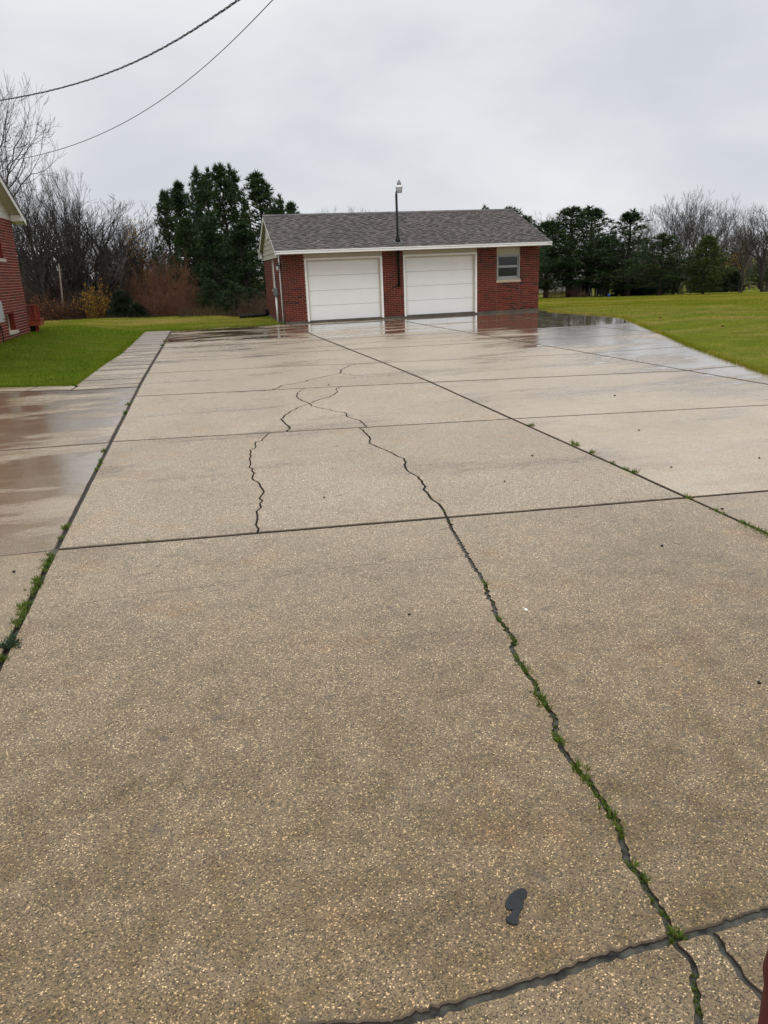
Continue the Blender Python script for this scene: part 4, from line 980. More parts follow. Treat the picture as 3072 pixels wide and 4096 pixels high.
def span(px, ytop, Y, base=None):
    """ground point below pixel column px at depth Y and the height up to pixel row ytop"""
    p = onY(px, ytop, Y); z = float(G(p[0], p[1])) if base is None else base
    for _ in range(3):                            # follow the vertical down
        q = p
    return (p[0], p[1], z-.05), p[2]-z
def pxm(px, py, Y):
    p = onY(px, py, Y); return FPX/((p-CAMP)@FW)

PV = [pine_mesh(11, 10, 2.3, .10), pine_mesh(12, 10, 1.9, .14, 1.0, .6), pine_mesh(13, 10, 2.6, .08, 1.1, .7), pine_mesh(14, 10, 1.7, .2, .9, .4)]
PVR = [pine_mesh(21, 10, 3.4, .17, 1.25, .75), pine_mesh(22, 10, 3.0, .14, 1.2, .7), pine_mesh(23, 10, 2.6, .10, 1.0, .6)]
PY_ = pine_mesh(31, 8, 3.0, .08, 1.3, .6, 'needle_y')
def pine(px, ytop, Y, hw, var, label, group, name='pine_tree', lib=PV, baseR=None, H0=10.0, wf=.86):
    loc, h = span(px, ytop, Y); m = lib[var % len(lib)]; s = h/H0; w = hw/pxm(px, ytop, Y)
    xs = np.array([v.co[:2] for v in m[1].vertices][::37]); r0 = np.percentile(np.hypot(xs[:, 0], xs[:, 1]), 90)
    k = float(np.clip(wf*w/r0, s*.5, s*2.2))
    return thing(name, label, 'tree', group, [('trunk', m[0]), ('crown', m[1])], loc, (px*.37) % 6.28, (k, k, s))
gp = 'pines behind the left lawn'
for px, yt, Y, hw, v, lab in ((655, 775, 50, 85, 0, 'dark green pine at the edge of the bare wood'), (705, 738, 54, 95, 1, 'dark pine beside the outermost pine of the clump behind the lawn'), (778, 682, 52, 110, 2, 'broad tall pine with dense top in the clump behind the lawn'), (818, 692, 58, 90, 3, 'narrow pine tucked behind the broad tall pine'),
                              (882, 672, 55, 105, 0, 'tallest pine in the clump, pointed and dense'), (928, 676, 60, 80, 3, 'slim open-topped pine with sky showing through'), (1032, 700, 54, 120, 1, 'separate-topped pine rising left of the garage roof'), (1112, 790, 52, 95, 2, 'low pine behind the garage gable'), (1168, 818, 56, 85, 0, 'smallest pine peeping over the garage ridge'),
                              (840, 860, 47, 120, 2, 'low spreading pine with flat pads in front of the clump'), (960, 900, 46, 120, 1, 'low pine with layered pads next to the garage side'), (740, 880, 48, 100, 0, 'mid-height pine above the brown shrubs')):
    pine(px, yt, Y, hw, v, lab, gp)
# pads of low pine boughs near the garage are young pines
for px, yt, Y, hw, lab in ((830, 1115, 43, 75, 'young pine with flat pale boughs at the lawn edge'), (935, 1130, 42.5, 85, 'young pine with wide flat boughs above the dry grass'), (1000, 1150, 44, 75, 'young pine beside the garage back corner'), (860, 1210, 41, 55, 'little pine seedling among the dry stems')):
    pine(px, yt, Y, hw, 2, lab, 'young pines at the wood edge', 'young_pine')
gr = 'pines across the right lawn'
for px, yt, Y, hw, v, lab in ((2190, 890, 70, 95, 1, 'short pine in front of the grey shed window'), (2285, 836, 71, 125, 0, 'big broad pine with full rounded top beside the garage'), (2366, 832, 74, 105, 2, 'pine with a thin pointed leader behind the big broad pine'), (2440, 945, 70, 95, 1, 'low drooping pine with one dark trunk beside the black crate'),
                              (2527, 846, 66, 85, 2, 'pointed pine standing clear against the sky'), (2655, 938, 60, 100, 0, 'leaning flat-topped pine next to the rust-leaved tree'), (2045, 835, 60, 80, 1, 'pine top showing above the right end of the garage roof'), (1941, 830, 75, 40, 2, 'tip of a distant pine just over the garage ridge'), (2110, 870, 66, 80, 0, 'pine half hidden behind the garage end')):
    pine(px, yt, Y, hw, v, lab, gr, lib=PVR, wf=1.3)
loc, h = span(2831, 948, 58); s = h/8; thing('pine_tree', 'yellow-green bushy pine standing apart on the right lawn', 'tree', gr, [('trunk', PY_[0]), ('crown', PY_[1])], loc, .4, (s*1.45, s*1.45, s))

# bare trees
BV = [bare_mesh(41, 10, .50, 1, .30, .8, rtr=.028), bare_mesh(42, 10, .40, 2, .32, .85, rtr=.026), bare_mesh(43, 10, .48, 3, .28, .66, rtr=.042), bare_mesh(44, 10, .30, 1, .34, .85, rtr=.024), bare_mesh(45, 10, .36, 3, .30, .74, up=.16, rtr=.019), bare_mesh(46, 12, .55, 1, .26, 1.0, lean=.5)]
def bare(px, ytop, Y, wscale, v, label, group, mat=None, name='bare_tree'):
    loc, h = span(px, ytop, Y); m = BV[v]; H0 = 12 if v == 5 else 10
    s = h/H0; return thing(name, label, 'tree', group, [('trunk', m[0])], loc, (px*.21) % 6.28, (s*wscale, s*wscale, s))
gb = 'bare trees beyond the left lawn'
for px, yt, Y, ws, v, lab in ((-90, 590, 44, .55, 0, 'big grey bare tree spreading over the house roof'), (95, 660, 44, .9, 1, 'forked bare tree showing beside the house eave'), (205, 640, 47, .62, 3, 'tall slim bare tree with upright stem'), (242, 618, 49, .55, 3, 'tallest slender bare tree next to its twin'), (310, 782, 50, 1.35, 2, 'round-headed bare tree with several dark trunks'), (365, 780, 53, 1.2, 0, 'dark rounded bare tree right of the multi-trunk one'),
                              (165, 800, 46, 1.3, 2, 'low branching bare tree close to the house corner'), (470, 838, 52, .75, 1, 'pale thin bare tree between the rounded tree and the pines'), (545, 858, 54, .8, 0, 'small bare tree with dark twigs near the pines'), (610, 850, 50, .6, 3, 'bare sapling leaning against the pine clump'), (430, 900, 56, 1.1, 2, 'short bushy bare tree behind the thicket'), (120, 760, 58, 1.2, 2, 'distant bare tree behind the house corner')):
    bare(px, yt, Y, ws, v, lab, gb)
loc, h = span(-150, 900, 34); thing('bare_tree', 'leaning grey bare tree with a long limb beside the house', 'tree', gb, [('trunk', BV[5][0])], (loc[0], loc[1], loc[2]), .2, (.62, .62, .80))
gb = 'bare trees beyond the right lawn'
for px, yt, Y, ws, v, lab in ((2735, 733, 78, .95, 4, 'tallest many-stemmed bare tree beyond the right lawn'), (2850, 772, 80, 1.05, 4, 'wide bare tree behind the yellow-green pine'), (2605, 858, 95, .8, 1, 'faint small bare tree between two pines'), (2990, 882, 62, 1.05, 4, 'vase-shaped bare tree by the park bench'), (3095, 790, 66, 1.2, 2, 'bare tree with drooping twigs past the lamp post'), (2200, 835, 100, .9, 1, 'pale bare tree behind the garage right end'), (2430, 905, 96, .9, 2, 'pale bare tree between the broad and pointed pines'), (2790, 800, 92, 1.0, 1, 'thin bare tree between the two tallest bare trees'), (2930, 900, 90, 1.3, 2, 'brownish bare tree behind the bench')):
    bare(px, yt, Y, ws, v, lab, gb)
for i, (px, yt, Y) in enumerate(((1285, 815, 88), (1345, 820, 92), (1385, 824, 90), (1450, 812, 95), (1482, 826, 89))):
    bare(px, yt, Y, .55, (1, 4, 3, 1, 4)[i], 'distant bare treetop showing just over the garage ridge', 'bare treetops behind the garage')
# leafy autumn trees
tr, lf, r_ = bare_mesh(61, 5, .6, 2, .3, depth=4, leaves=5200, mat='bark'); lm = tri_mesh('leaves', lf, M['leaf_o'], r_.random(len(lf)))
loc, h = span(2600, 1000, 72); s = h/5; thing('rust_leaved_tree', 'small tree with rust brown leaves between the pines', 'tree', None, [('trunk', tr), ('leaves', lm)], loc, .3, (s*1.25, s*1.25, s))
tr, lf, r_ = bare_mesh(62, 5, .4, 1, .3, depth=4, leaves=900, mat='bark'); lm = tri_mesh('leaves', lf, M['leaf_y'], r_.random(len(lf)))
loc, h = span(545, 870, 51); s = h/5; thing('sparse_leaved_tree', 'slender tree with a few yellow leaves left in its top', 'tree', None, [('trunk', tr), ('leaves', lm)], loc, 1.3, (s*.7, s*.7, s))
loc, h = span(2960, 960, 84); s = h/5; thing('sparse_leaved_tree', 'ochre-tinged tree behind the vase-shaped bare tree', 'tree', None, [('trunk', tr), ('leaves', lm)], loc, 2.3, (s*1.1, s*1.1, s))

# shrubs along the wood edge
SV = [shrub_mesh(71, 4, 2.2, 70, 'bark_red'), shrub_mesh(72, 4, 2.0, 70, 'bark_brown'), shrub_mesh(73, 3, 1.6, 50, 'bark_brown', 1500, 'leaf_o'), shrub_mesh(74, 3.2, 1.3, 36, 'bark_brown', 1700, 'leaf_y')]
def shrub(px, ytop, Y, hw, v, label, group, name='bare_shrub'):
    loc, h = span(px, ytop, Y); w = hw/pxm(px, ytop, Y); H0, R0_ = ((4, 2.2), (4, 2.0), (3, 1.6), (3.2, 1.3))[v]
    return thing(name, label, 'shrub', group, [('stems', SV[v][0]), ('leaves', SV[v][1])], loc, px % 6.28, (w/R0_*1.1, w/R0_*1.1, h/H0))
gs = 'shrubs along the left wood edge'
for px, yt, Y, hw, v, lab in ((690, 1020, 45, 75, 0, 'rust-brown twiggy shrub in front of the pines'), (620, 1015, 46, 70, 0, 'tallest reddish brown thicket shrub left of the pines'), (560, 1060, 47, 70, 0, 'reddish shrub next to the dark evergreen bush'), (740, 1110, 43, 55, 0, 'low rust shrub leaning towards the dry grass'), (500, 1060, 49, 70, 1, 'brown shrub behind the dark evergreen bush'), (430, 1050, 48, 70, 1, 'brown thicket shrub right of the yellow leaves'),
                              (350, 1040, 50, 80, 1, 'brown thicket shrub behind the yellow-leaved bush'), (270, 1050, 48, 80, 1, 'brown thicket shrub beside the pale dead trunk'), (190, 1060, 47, 80, 1, 'brown thicket shrub behind the orange-leaved bush'), (110, 1070, 46, 70, 1, 'brown thicket shrub behind the red deck'), (155, 1160, 42.5, 60, 2, 'low bush with orange leaves beyond the red deck'), (225, 1180, 43, 50, 2, 'small orange-leaved bush by the pale dead trunk'), (365, 1100, 43, 42, 3, 'bush with bright yellow leaves at the lawn edge'), (400, 1150, 43.5, 45, 3, 'sparser yellow-leaved bush beside the bright one'),
                              (300, 1150, 44, 60, 1, 'low brown shrub left of the yellow-leaved bush'), (640, 1140, 42.5, 70, 0, 'low reddish brown shrub at the lawn edge'), (565, 1165, 42.5, 60, 1, 'low brown shrub right of the dark evergreen bush'), (1000, 1165, 41, 70, 1, 'brown shrub in the dry grass by the garage'), (1060, 1150, 42, 55, 1, 'dull purple-brown shrub against the garage back corner')):
    shrub(px, yt, Y, hw, v, lab, gs)
for px, yb, hw, hp_, lab in ((2205, 1192, 28, 40, 'low brown shrub under the short pine by the shed'), (2245, 1190, 30, 48, 'brown brush between the pine trunks by the shed'), (2298, 1188, 28, 42, 'reddish brown brush right of the broad pine trunk'), (2330, 1190, 22, 30, 'little brown shrub beside the shed door')):
    p_ = hit(px, yb); k_ = FPX/((p_-CAMP)@FW); w_ = hw/k_; v_ = 0 if px == 2298 else 1
    thing('bare_shrub', lab, 'shrub', 'shrubs by the shed', [('stems', SV[v_][0])], (p_[0], p_[1], float(G(p_[0], p_[1]))-.05), px % 6.28, (w_/2, w_/2, hp_/k_/4))
JM = [juniper_mesh(81, 3, 1.5), juniper_mesh(82, 3, 1.9, 2600, 'juniper', .45)]
def jun(px, ytop, Y, hw, v, label, group, base=None):
    loc, h = span(px, ytop, Y); w = hw/pxm(px, ytop, Y); r0 = (1.5, 1.9)[v]
    return thing('evergreen_bush', label, 'bush', group, [('foliage', JM[v])], loc, px % 6.28, (w/r0, w/r0, h/3))
jun(480, 1168, 42.5, 55, 1, 'dark evergreen bush at the left lawn edge', None); jun(545, 1215, 42, 45, 1, 'low dark evergreen bush beside the larger one', None)
def jr(px, yt, yb, hw, v, lab):
    p = hit(px, yb); k = FPX/((p-CAMP)@FW); thing('evergreen_bush', lab, 'bush', 'dark bushes across the right lawn', [('foliage', JM[v])], (p[0], p[1], float(G(p[0], p[1]))-.05), px % 6.28, (hw/k/(1.5, 1.9)[v],)*2+(max(.5, (yb-yt)/k)/3,))
for a in ((2505, 1115, 1183, 52, 1, 'dark bush under the pointed pine'), (2600, 1080, 1180, 45, 0, 'dark conical bush left of the flat-topped pine'), (2672, 1040, 1177, 42, 0, 'tall dark bush under the flat-topped pine'), (2560, 1125, 1181, 40, 1, 'low dark bush between two taller bushes'), (2815, 1085, 1170, 55, 1, 'dark bush skirting the yellow-green pine'), (2915, 1075, 1166, 50, 0, 'dark rounded bush beside the park bench'), (2870, 1100, 1168, 45, 1, 'dark bush right of the yellow-green pine trunk')): jr(*a)
# pale dead trunk
a = onY(235, 1055, 43.5); c = onY(254, 1275, 43.0)
tag(MB().tube([(c[0], c[1], c[2]-.3), (c*.5+a*.5)+np.array([.03, 0, 0]), a], [.065, .05, .03], 7).build('dead_trunk', M['bark_pale'], None, True), 'pale broken dead trunk leaning at the left lawn edge', 'trunk')

# far woods, one uncountable mass
def far_wood(segments, seed, n, hmin, hmax, name):
    r = np.random.default_rng(seed); P0, P1, R0, R1 = [], [], [], []
    for i in range(n):
        x0, y0, x1, y1, dep = segments[r.integers(0, len(segments))]; t = r.random(); x = x0+(x1-x0)*t+r.normal(0, 1); yv = y0+(y1-y0)*t+r.random()*dep
        z = float(G(x, yv)); H = r.uniform(hmin, hmax); p = np.array([x, yv, z-.2]); d = unit(np.array([r.normal(0, .07), r.normal(0, .07), 1.])); m = 6; rad = H*.010+.015
        for s in range(m):
            q = p+d*H/m; P0.append(p); P1.append(q); R0.append(rad); R1.append(rad*.75); rad *= .75; p = q; d = unit(d+r.normal(0, .07, 3))
            if s > 0:
                for _ in range(7):
                    b_ = p-d*H/m*r.random(); e = unit(d*.9+r.normal(0, .6, 3)); l = H*r.uniform(.10, .24); P0.append(b_); P1.append(b_+e*l); R0.append(.022); R1.append(.010)
                    for _ in range(2): e2 = unit(e+r.normal(0, .5, 3)); b2 = b_+e*l*r.uniform(.3, .9); P0.append(b2); P1.append(b2+e2*l*.6); R0.append(.014); R1.append(.008)
    return tag(link(name, tubes_mesh(name, P0, P1, R0, R1, M['far'], 3)), 'far-off grey brown wood of bare trees behind the lawns', 'wood', kind='stuff')
far_wood([(-60, 62, 8, 66, 25)], 91, 260, 3.2, 5.6, 'far_wood')
far_wood([(20, 130, 140, 95, 30), (60, 120, 130, 80, 25)], 92, 420, 6, 10.5, 'far_wood')
far_wood([(-40, 46, -2, 47, 9)], 93, 150, 2.5, 4.5, 'undergrowth')
far_wood([(38, 112, 125, 100, 10), (60, 100, 120, 88, 10)], 94, 420, 3.0, 6.5, 'undergrowth')
for px, yt, Y, hw, v in ((90, 1000, 75, 60, 2), (180, 1010, 80, 60, 0), (420, 985, 70, 45, 1), (260, 1020, 78, 60, 2)): pine(px, yt, Y, hw, v, 'distant small pine in the depths of the left wood', 'distant pines in the left wood')
for px, yt, Y, hw, v in ((3050, 1040, 95, 70, 0), (2780, 1060, 110, 60, 1)): pine(px, yt, Y, hw, v, 'distant dark pine behind the park lamp', 'distant pines across the right lawn', lib=PVR)

# ------------------------------------------------------------------ grass
def blades(x, yv, z, hgt, wid, mat, name, tint, lean=.45):
    n = len(x); P = np.stack([x, yv, z], 1); a = rng.random(n)*6.283; w = np.stack([np.cos(a), np.sin(a), 0*a], 1)*(wid/2)[:, None]
    d = np.stack([rng.normal(0, lean, n), rng.normal(0, lean, n), np.ones(n)], 1); d = unit(d)*hgt[:, None]
    return tri_mesh(name, np.stack([P-w, P+w, P+d], 1), mat, tint)
def scatter(n, x0, x1, y0, y1, fn):
    x = rng.uniform(x0, x1, n); yv = y0+(y1-y0)*rng.random(n)**1.25; m = fn(x, yv) & ~inside(x, yv); return x[m], yv[m]
hp = [(-12, Y0-.02), (XH+.0, Y0-.02), (XH, YH), (-12, YH)]; gpoly = [(SX, YG), (GR+.02, YG), (GR+.02, YB+.02), (SX, YB+.02)]
ok = lambda x, yv: ~inside(x, yv, hp) & ~inside(x, yv, gpoly)
x, yv = scatter(260000, -13, 2.9, 14.0, 41, ok); d_ = np.hypot(x, yv)
t_ = np.clip(.35+.3*np.sin(x*.7)*np.sin(yv*.5)+rng.normal(0, .22, len(x))+.55*sst((yv-24)/9), 0, 1)
tag(link('lawn_grass', blades(x, yv, G(x, yv)-.02, rng.uniform(.035, .075, len(x)), rng.uniform(.006, .012, len(x))*d_/16, M['blade'], 'lawn_grass', t_)), 'short bright green grass of the lawn beside the house', 'grass', kind='stuff')
x, yv = scatter(330000, 7.8, 46, 6, 62, lambda x, yv: ok(x, yv) & (x > 8) & (x < yv*1.1+4)); d_ = np.hypot(x, yv)
t_ = np.clip(.42+.25*np.sin(x*.4+yv*.9)*np.sin(yv*.33-x*.2)+rng.normal(0, .22, len(x)), 0, 1)
tag(link('lawn_grass', blades(x, yv, G(x, yv)-.02, rng.uniform(.035, .075, len(x)), rng.uniform(.006, .012, len(x))*np.maximum(d_, 14)/16, M['blade_r'], 'lawn_grass', t_)), 'yellowish green grass of the wide lawn right of the drive', 'grass', kind='stuff')
# longer fringe along the paving edges
def fringe(pts, per_m, mat, name, label, off=.05):
    X, Yv = [], []
    for (xa_, ya_), (xb_, yb_) in zip(pts[:-1], pts[1:]):
        L = math.hypot(xb_-xa_, yb_-ya_); n = int(L*per_m); t = rng.random(n); nx_, ny_ = (yb_-ya_)/L, -(xb_-xa_)/L; o_ = np.abs(rng.normal(0, off, n))
        X.append(xa_+(xb_-xa_)*t+nx_*o_); Yv.append(ya_+(yb_-ya_)*t+ny_*o_)
    X = np.concatenate(X); Yv = np.concatenate(Yv); n = len(X)
    tag(link(name, blades(X, Yv, np.maximum(G(X, Yv), 0)-.05, rng.uniform(.07, .15, n), rng.uniform(.008, .016, n), mat, name, np.clip(rng.normal(.45, .25, n), 0, 1), .6)), label, 'grass', kind='stuff')
fringe([BOUND[2], *BOUND[3:13]], 900, M['blade_r'], 'grass_fringe', 'ragged grass edge along the right side of the drive')
fringe([(2.9, 28.05), (1.69, 28.25), (.45, 27.9), (-1.04, 27.95), (-1.97, 28.08), (-2.05, 19.9), (-2.19, 17.89), (-2.31, 14.3), (-3.64, 14.78), (-8, 16.15)], 900, M['blade'], 'grass_fringe', 'ragged grass edge along the walkway and left lawn')
# dry stems behind the left lawn
n = 6000; x = rng.uniform(-1.0, 4.5, n); yv = rng.uniform(36.5, 42, n); tag(link('dry_grass', blades(x, yv, G(x, yv)-.05, rng.uniform(.15, .75, n), rng.uniform(.01, .02, n), M['drygrass'], 'dry_grass', rng.random(n)**2, .25)), 'tall straw-coloured dry grass beside the garage back corner', 'grass', kind='stuff')
n = 9000; x = rng.uniform(-14, -1, n); yv = rng.uniform(40.5, 44, n); tag(link('dry_grass', blades(x, yv, G(x, yv)-.05, rng.uniform(.2, .6, n), rng.uniform(.012, .03, n), M['drygrass'], 'dry_grass', rng.random(n)*.5, .3)), 'dead brown grass under the thicket past the left lawn', 'grass', kind='stuff')

# ------------------------------------------------------------------ weeds in the joints and cracks
def weed(px, py, size, n, label, group, mat='weed', along=None, broad=.0):
    p = gnd(px, py); P, D, S = [], [], []; size *= .85 if p[1] < 4 else .62
    for i in range(n):
        o_ = rng.normal(0, 1, 2)*size*np.array([.35, .55 if along is None else along]); P.append((o_[0]*.8, o_[1]*.8, -.012)); D.append(unit(np.array([o_[0]*6, o_[1]*6, .5+.6*rng.random()]))); S.append(size*rng.uniform(.55, 1.1))
    nb = 6; T = tufts(np.array(P), np.array(D), np.array(S), nb, .10+broad, .55, .1)
    me = tri_mesh('weed', T, M[mat], np.clip(rng.random(len(T))*.6+.2*rng.random(), 0, 1)); o = link('weed', me, None, (p[0], p[1], .0)); tag(o, label, 'weed', group)
lab = 'small green weed tuft rooted in the long jagged crack'; g_ = 'weeds in the long crack'
for x_, y_, s_, n_ in ((115, 90, .045, 8), (130, 150, .04, 6), (190, 310, .03, 4), (260, 490, .045, 8), (315, 540, .04, 7), (330, 600, .03, 4), (400, 680, .035, 6), (430, 735, .05, 9), (460, 910, .04, 6), (530, 1010, .055, 12), (560, 1060, .05, 10), (650, 1150, .04, 7), (675, 1225, .035, 6), (700, 1340, .055, 12), (740, 1400, .055, 12), (780, 1460, .045, 9), (880, 1550, .03, 4), (880, 1660, .03, 4), (910, 1800, .05, 10), (940, 1850, .04, 7)): weed(1900+x_*.3617, 2300+y_*.3617, s_, n_, lab, g_)
for x_, y_, s_, n_ in ((60, 350, .04, 9), (120, 455, .02, 4), (235, 600, .05, 16), (310, 680, .045, 12), (360, 765, .035, 8), (460, 870, .04, 9), (510, 960, .035, 9), (560, 1040, .045, 12), (615, 1125, .04, 10), (610, 1180, .025, 5), (650, 1310, .015, 3), (710, 1450, .04, 10), (740, 1490, .03, 6), (830, 1580, .035, 8), (860, 1670, .018, 4), (890, 1770, .03, 7), (990, 1880, .022, 5)): weed(2200+x_*.4522, 2800+y_*.4522, s_, n_, lab, g_, broad=.04)
weed(2200+1110*.4522, 2800+2080*.4522, .045, 14, 'bright green weed where the long crack meets the bottom joint', None, broad=.08)
for x_, y_, s_, n_ in ((1352, 365, .025, 5), (1360, 400, .018, 5), (1366, 485, .022, 8), (1370, 530, .024, 9), (1370, 560, .018, 5), (1388, 625, .026, 9), (1392, 640, .02, 6)): weed(1400+x_*1.0078, 3400+y_*1.0078, s_, n_, 'tiny green weed in the narrow crack below the bottom joint', 'weeds in the narrow crack')
lab = 'grass tuft growing in the wide joint along the wet slabs'; g_ = 'grass tufts in the wide joint'
for x_, y_, s_, n_ in ((835, 330, .08, 12), (770, 470, .06, 9), (650, 700, .08, 14), (610, 760, .08, 16), (575, 830, .07, 14), (550, 890, .06, 10), (490, 1000, .09, 16), (450, 1060, .08, 16), (420, 1130, .07, 14), (395, 1180, .06, 10), (330, 1310, .075, 14), (300, 1370, .08, 16), (260, 1440, .07, 14), (225, 1520, .08, 15), (195, 1580, .06, 10), (100, 1745, .05, 8), (20, 1990, .06, 9)): weed(x_*.3165, 2000+y_*.3165, s_, n_, lab, g_)
weed(80*.3165, 2000+1830*.3165, .085, 14, 'blue-green leafy weed in the wide joint', None, 'weed_b', broad=.06)
for x_, y_, s_ in ((855, 690, .10), (830, 745, .09), (690, 1000, .08), (670, 1060, .07), (655, 1090, .07), (640, 1120, .06), (1095, 275, .16), (1080, 300, .14), (985, 1597, .05)): weed(x_*.6028, 1200+y_*.6028, s_, 10, lab, g_)
lab = 'green weed growing along the long joint between brown and grey slabs'; g_ = 'weeds along the middle joint'
for x_, y_, s_ in ((195, 778, .10), (450, 888, .10), (480, 902, .09), (570, 945, .10), (700, 1010, .07), (780, 1045, .09), (830, 1065, .10), (1160, 1222, .08), (1330, 1300, .06), (1380, 1322, .06), (1520, 1385, .08), (1560, 1405, .07), (1600, 1425, .07), (1650, 1450, .07)): weed(2000+x_*.6462, 1200+y_*.6462, s_, 10, lab, g_)
for x_, y_, s_ in ((425, 515, .07), (905, 525, .05), (960, 620, .05), (1030, 650, .05), (1100, 678, .05), (1195, 735, .05), (1335, 945, .05), (1365, 990, .05), (1455, 1065, .05), (1500, 1130, .05), (690, 233, .08)): weed(900+x_*.6028, 1400+y_*.6028, s_, 5, 'tiny dull green weed in the branching cracks up the drive', 'weeds in the branching cracks')

# ------------------------------------------------------------------ things across the right lawn
def on_right(px, py): p = hit(px, py); return p, FPX/((p-CAMP)@FW)
M['siding_grey'] = simple('grey_siding', (.46, .46, .47), .7, .12, 2, .1); M['roof_far'] = simple('far_roof', (.09, .085, .085), .8, .2, 2)
M['blue'] = simple('blue_plastic', (.02, .07, .42), .4, .1, 4); M['wood_grey'] = simple('weathered_wood', (.12, .10, .085), .85, .3, 5, .2); M['asphalt_far'] = simple('far_path', (.30, .29, .28), .8, .1, 1)
p, k = on_right(2240, 1172); X0, Yb = p[0], p[1]+5; zb = float(G(X0, Yb))-.3; dv = np.array([1.0, -.1, 0])
sh = tag(empty('shed', (X0, Yb, zb)), 'grey sided shed behind the pines past the garage', 'shed')
xa_, xb_ = onY(2120, 1172, Yb)[0], onY(2330, 1172, Yb)[0]; zt = onY(2240, 1068, Yb)[2]
nb = 14
for i in range(nb): MB().box(xa_, xb_, Yb-.03+.0*i, Yb, zb+(zt-zb)*i/nb+.006, zb+(zt-zb)*(i+1)/nb).build('siding_board', M['siding_grey'], sh)
MB().box(xa_+.02, xb_-.02, Yb+.001, Yb+5, zb, zt).build('wall', M['siding_grey'], sh); MB().prism([(xa_-.3, Yb-.4, zt-.02), (xa_-.3, Yb+2.5, zt+1.1), (xa_-.3, Yb+5.4, zt-.02)], (xb_-xa_+.6, 0, 0)).build('roof', M['roof_far'], sh)
a, c = onY(2161, 1104, Yb), onY(2180, 1131, Yb); wn_ = empty('window', tuple(a), sh)
MB().box(a[0]-.12, c[0]+.12, Yb-.07, Yb-.031, c[2]-.12, a[2]+.12).build('window_frame', M['white'], wn_)
for q0, q1 in ((a[2], (a[2]+c[2])/2+.05), ((a[2]+c[2])/2-.05, c[2])): MB().box(a[0], c[0], Yb-.08, Yb-.071, q1, q0).build('pane', M['glass'], wn_)
MB().box(onY(2312, 1140, Yb)[0], onY(2328, 1140, Yb)[0], Yb-.06, Yb-.031, zb, onY(2312, 1125, Yb)[2]).build('door', M['sill'], sh)
p, k = on_right(2368, 1185); z0 = float(G(p[0], p[1])); ln_ = tag(empty('lean_to', (p[0], p[1]+2, z0)), 'dark open lean-to store behind the aluminium ladder', 'lean-to')
for dx in (-32, 0, 30): MB().box(p[0]+dx/k-.06, p[0]+dx/k+.06, p[1]+.7, p[1]+.82, z0-.2, z0+50/k).build('post', M['wood_grey'], ln_)
MB().add([(p[0]-38/k, p[1]+.4, z0+50/k), (p[0]+36/k, p[1]+.4, z0+50/k), (p[0]+36/k, p[1]+3.4, z0+56/k), (p[0]-38/k, p[1]+3.4, z0+56/k), (p[0]-38/k, p[1]+.4, z0+52/k), (p[0]+36/k, p[1]+.4, z0+52/k), (p[0]+36/k, p[1]+3.4, z0+58/k), (p[0]-38/k, p[1]+3.4, z0+58/k)], [(0, 3, 2, 1), (4, 5, 6, 7), (0, 1, 5, 4), (1, 2, 6, 5), (2, 3, 7, 6), (3, 0, 4, 7)]).build('roof', M['roof_far'], ln_)
MB().box(p[0]-34/k, p[0]+32/k, p[1]+3.2, p[1]+3.3, z0-.2, z0+55/k).build('back_wall', M['blackmetal'], ln_); MB().box(p[0]-34/k, p[0]-33/k, p[1]+.83, p[1]+3.2, z0-.2, z0+50/k).build('side_wall', M['blackmetal'], ln_)
ld = tag(empty('ladder', (p[0], p[1], z0)), 'aluminium ladder leaning on the dark lean-to', 'ladder'); hL = 47/k; a = np.array([p[0]-3/k, p[1]+.1, z0]); up_ = np.array([-2/k, .55, hL]); wv = np.array([9/k, 0, 0])
for q in (a, a+wv): MB().tube([q, q+up_], .03, 6).build('rail', M['alu'], ld)
for i in range(1, 7): MB().tube([a+up_*i/7, a+wv+up_*i/7], .018, 5).build('rung', M['alu'], ld)
p, k = on_right(2418, 1187); z0 = float(G(p[0], p[1])); cr_ = tag(empty('cart', (p[0], p[1], z0)), 'black garden cart standing under the drooping pine', 'cart'); w = 14/k
MB().box(p[0]-w, p[0]+w, p[1], p[1]+1.0, z0+.18, z0+32/k, .03).build('body', M['blackmetal'], cr_); MB().box(p[0]-w-.04, p[0]+w+.04, p[1]-.04, p[1]+1.04, z0+32/k, z0+34/k).build('lid', M['blackmetal'], cr_)
for sx in (-1, 1):
    for dy in (.15, .8): MB().tube([(p[0]+sx*(w-.05), p[1]+dy, z0+.14), (p[0]+sx*(w+.03), p[1]+dy, z0+.14)], .15, 12).build('wheel', M['rubber'], cr_)
p, k = on_right(2427, 1187); z0 = float(G(p[0], p[1])); bk = tag(empty('bucket', (p[0], p[1]-.4, z0)), 'blue plastic bucket beside the black cart', 'bucket')
MB().lathe([(.10, 0), (.13, .28)], (p[0], p[1]-.4, z0-.02), 14).build('pail', M['blue'], bk, True); MB().tube([(p[0]+.13*math.cos(t), p[1]-.4, z0+.27+.09*math.sin(t)) for t in np.linspace(0, math.pi, 9)], .006, 5).build('handle', M['alu'], bk)
p, k = on_right(3030, 1149); z0 = float(G(p[0], p[1])); lp = tag(empty('lamp_post', (p[0], p[1], z0)), 'black post lamp with a white globe beyond the bare tree', 'lamp post'); H = 48/k
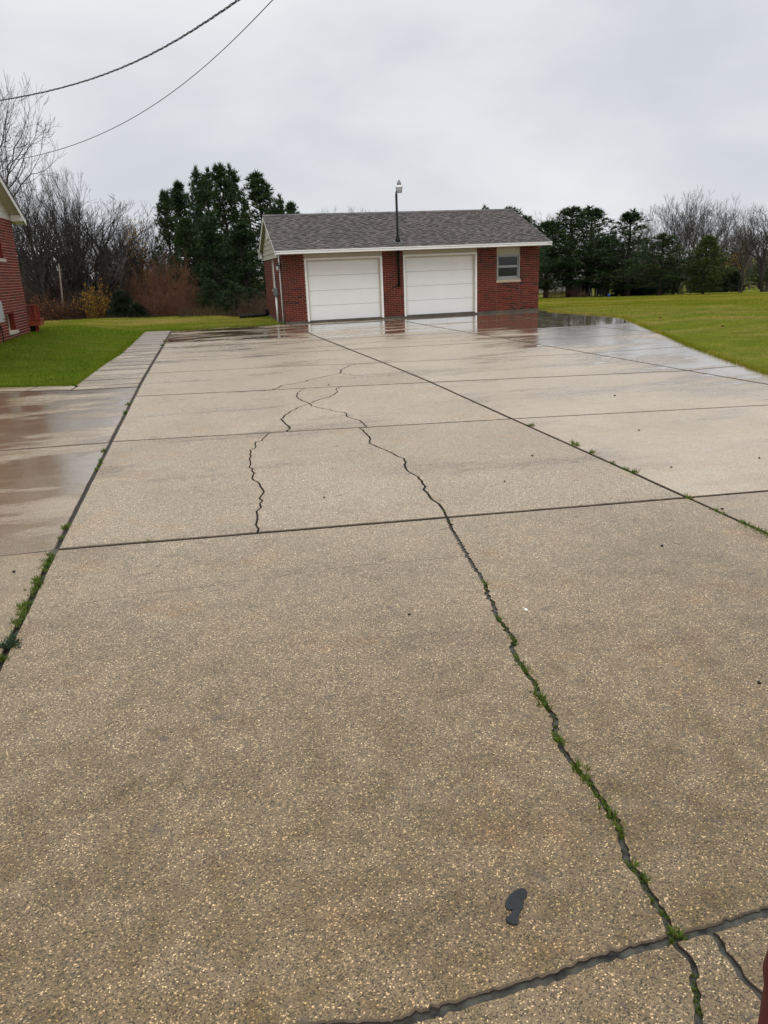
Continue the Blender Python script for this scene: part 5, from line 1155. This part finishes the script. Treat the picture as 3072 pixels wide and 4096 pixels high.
MB().lathe([(.14, -.2), (.14, .1), (.07, .2), (.05, H*.72), (.09, H*.74)], (p[0], p[1], z0), 10).build('post', M['blackmetal'], lp, True); MB().lathe([(.09, H*.74), (.2, H*.82), (.2, H*.9), (.1, H*.97), (.02, H)], (p[0], p[1], z0), 12).build('globe', M['white'], lp, True)
p, k = on_right(2985, 1158); z0 = float(G(p[0], p[1])); bn = tag(empty('rail_bench', (p[0], p[1], z0)), 'weathered rustic wooden bench by the vase-shaped bare tree', 'bench')
for dx in (-20, 12): MB().box(p[0]+dx/k-.05, p[0]+dx/k+.05, p[1], p[1]+.1, z0-.1, z0+17/k).build('post', M['wood_grey'], bn)
MB().box(p[0]-22/k, p[0]+14/k, p[1]-.02, p[1]+.0, z0+13/k, z0+17/k).build('back_rail', M['wood_grey'], bn); MB().box(p[0]+6/k, p[0]+26/k, p[1]-.5, p[1]-.03, z0+6/k, z0+8/k).build('seat', M['wood_grey'], bn)
for dx in (8, 24): MB().box(p[0]+dx/k-.04, p[0]+dx/k+.04, p[1]-.45, p[1]-.35, z0-.1, z0+6/k).build('leg', M['wood_grey'], bn)
# far path
a, c = hit(3000, 1147), hit(3300, 1135); m = MB(); a2 = np.array([a[0], a[1], 0]); c2 = np.array([c[0]+40, c[1]-30, 0]); PT = [a2+(c2-a2)*t for t in np.linspace(0, 1, 20)]
for i, q in enumerate(PT):
    for s in (0, 1.6): m.v.append((q[0], q[1]+s, float(G(q[0], q[1]+s))+.03))
    if i: m.f.append((2*i-2, 2*i, 2*i+1, 2*i-1))
tag(m.build('path', M['asphalt_far']), kind='structure')
# fallen leaves on the right lawn
for i, (px, py) in enumerate(((2890, 1316), (2640, 1480-200))):
    p = hit(px, py); s = .07
    tag(MB().add([(p[0]-s, p[1], p[2]+.05), (p[0], p[1]-s*.7, p[2]+.09), (p[0]+s, p[1], p[2]+.06), (p[0], p[1]+s*.7, p[2]+.1)], [(0, 1, 2, 3)]).build('fallen_leaf', M['leaf_o']), 'orange brown fallen leaf lying on the right lawn', 'leaf', 'fallen leaves on the right lawn')
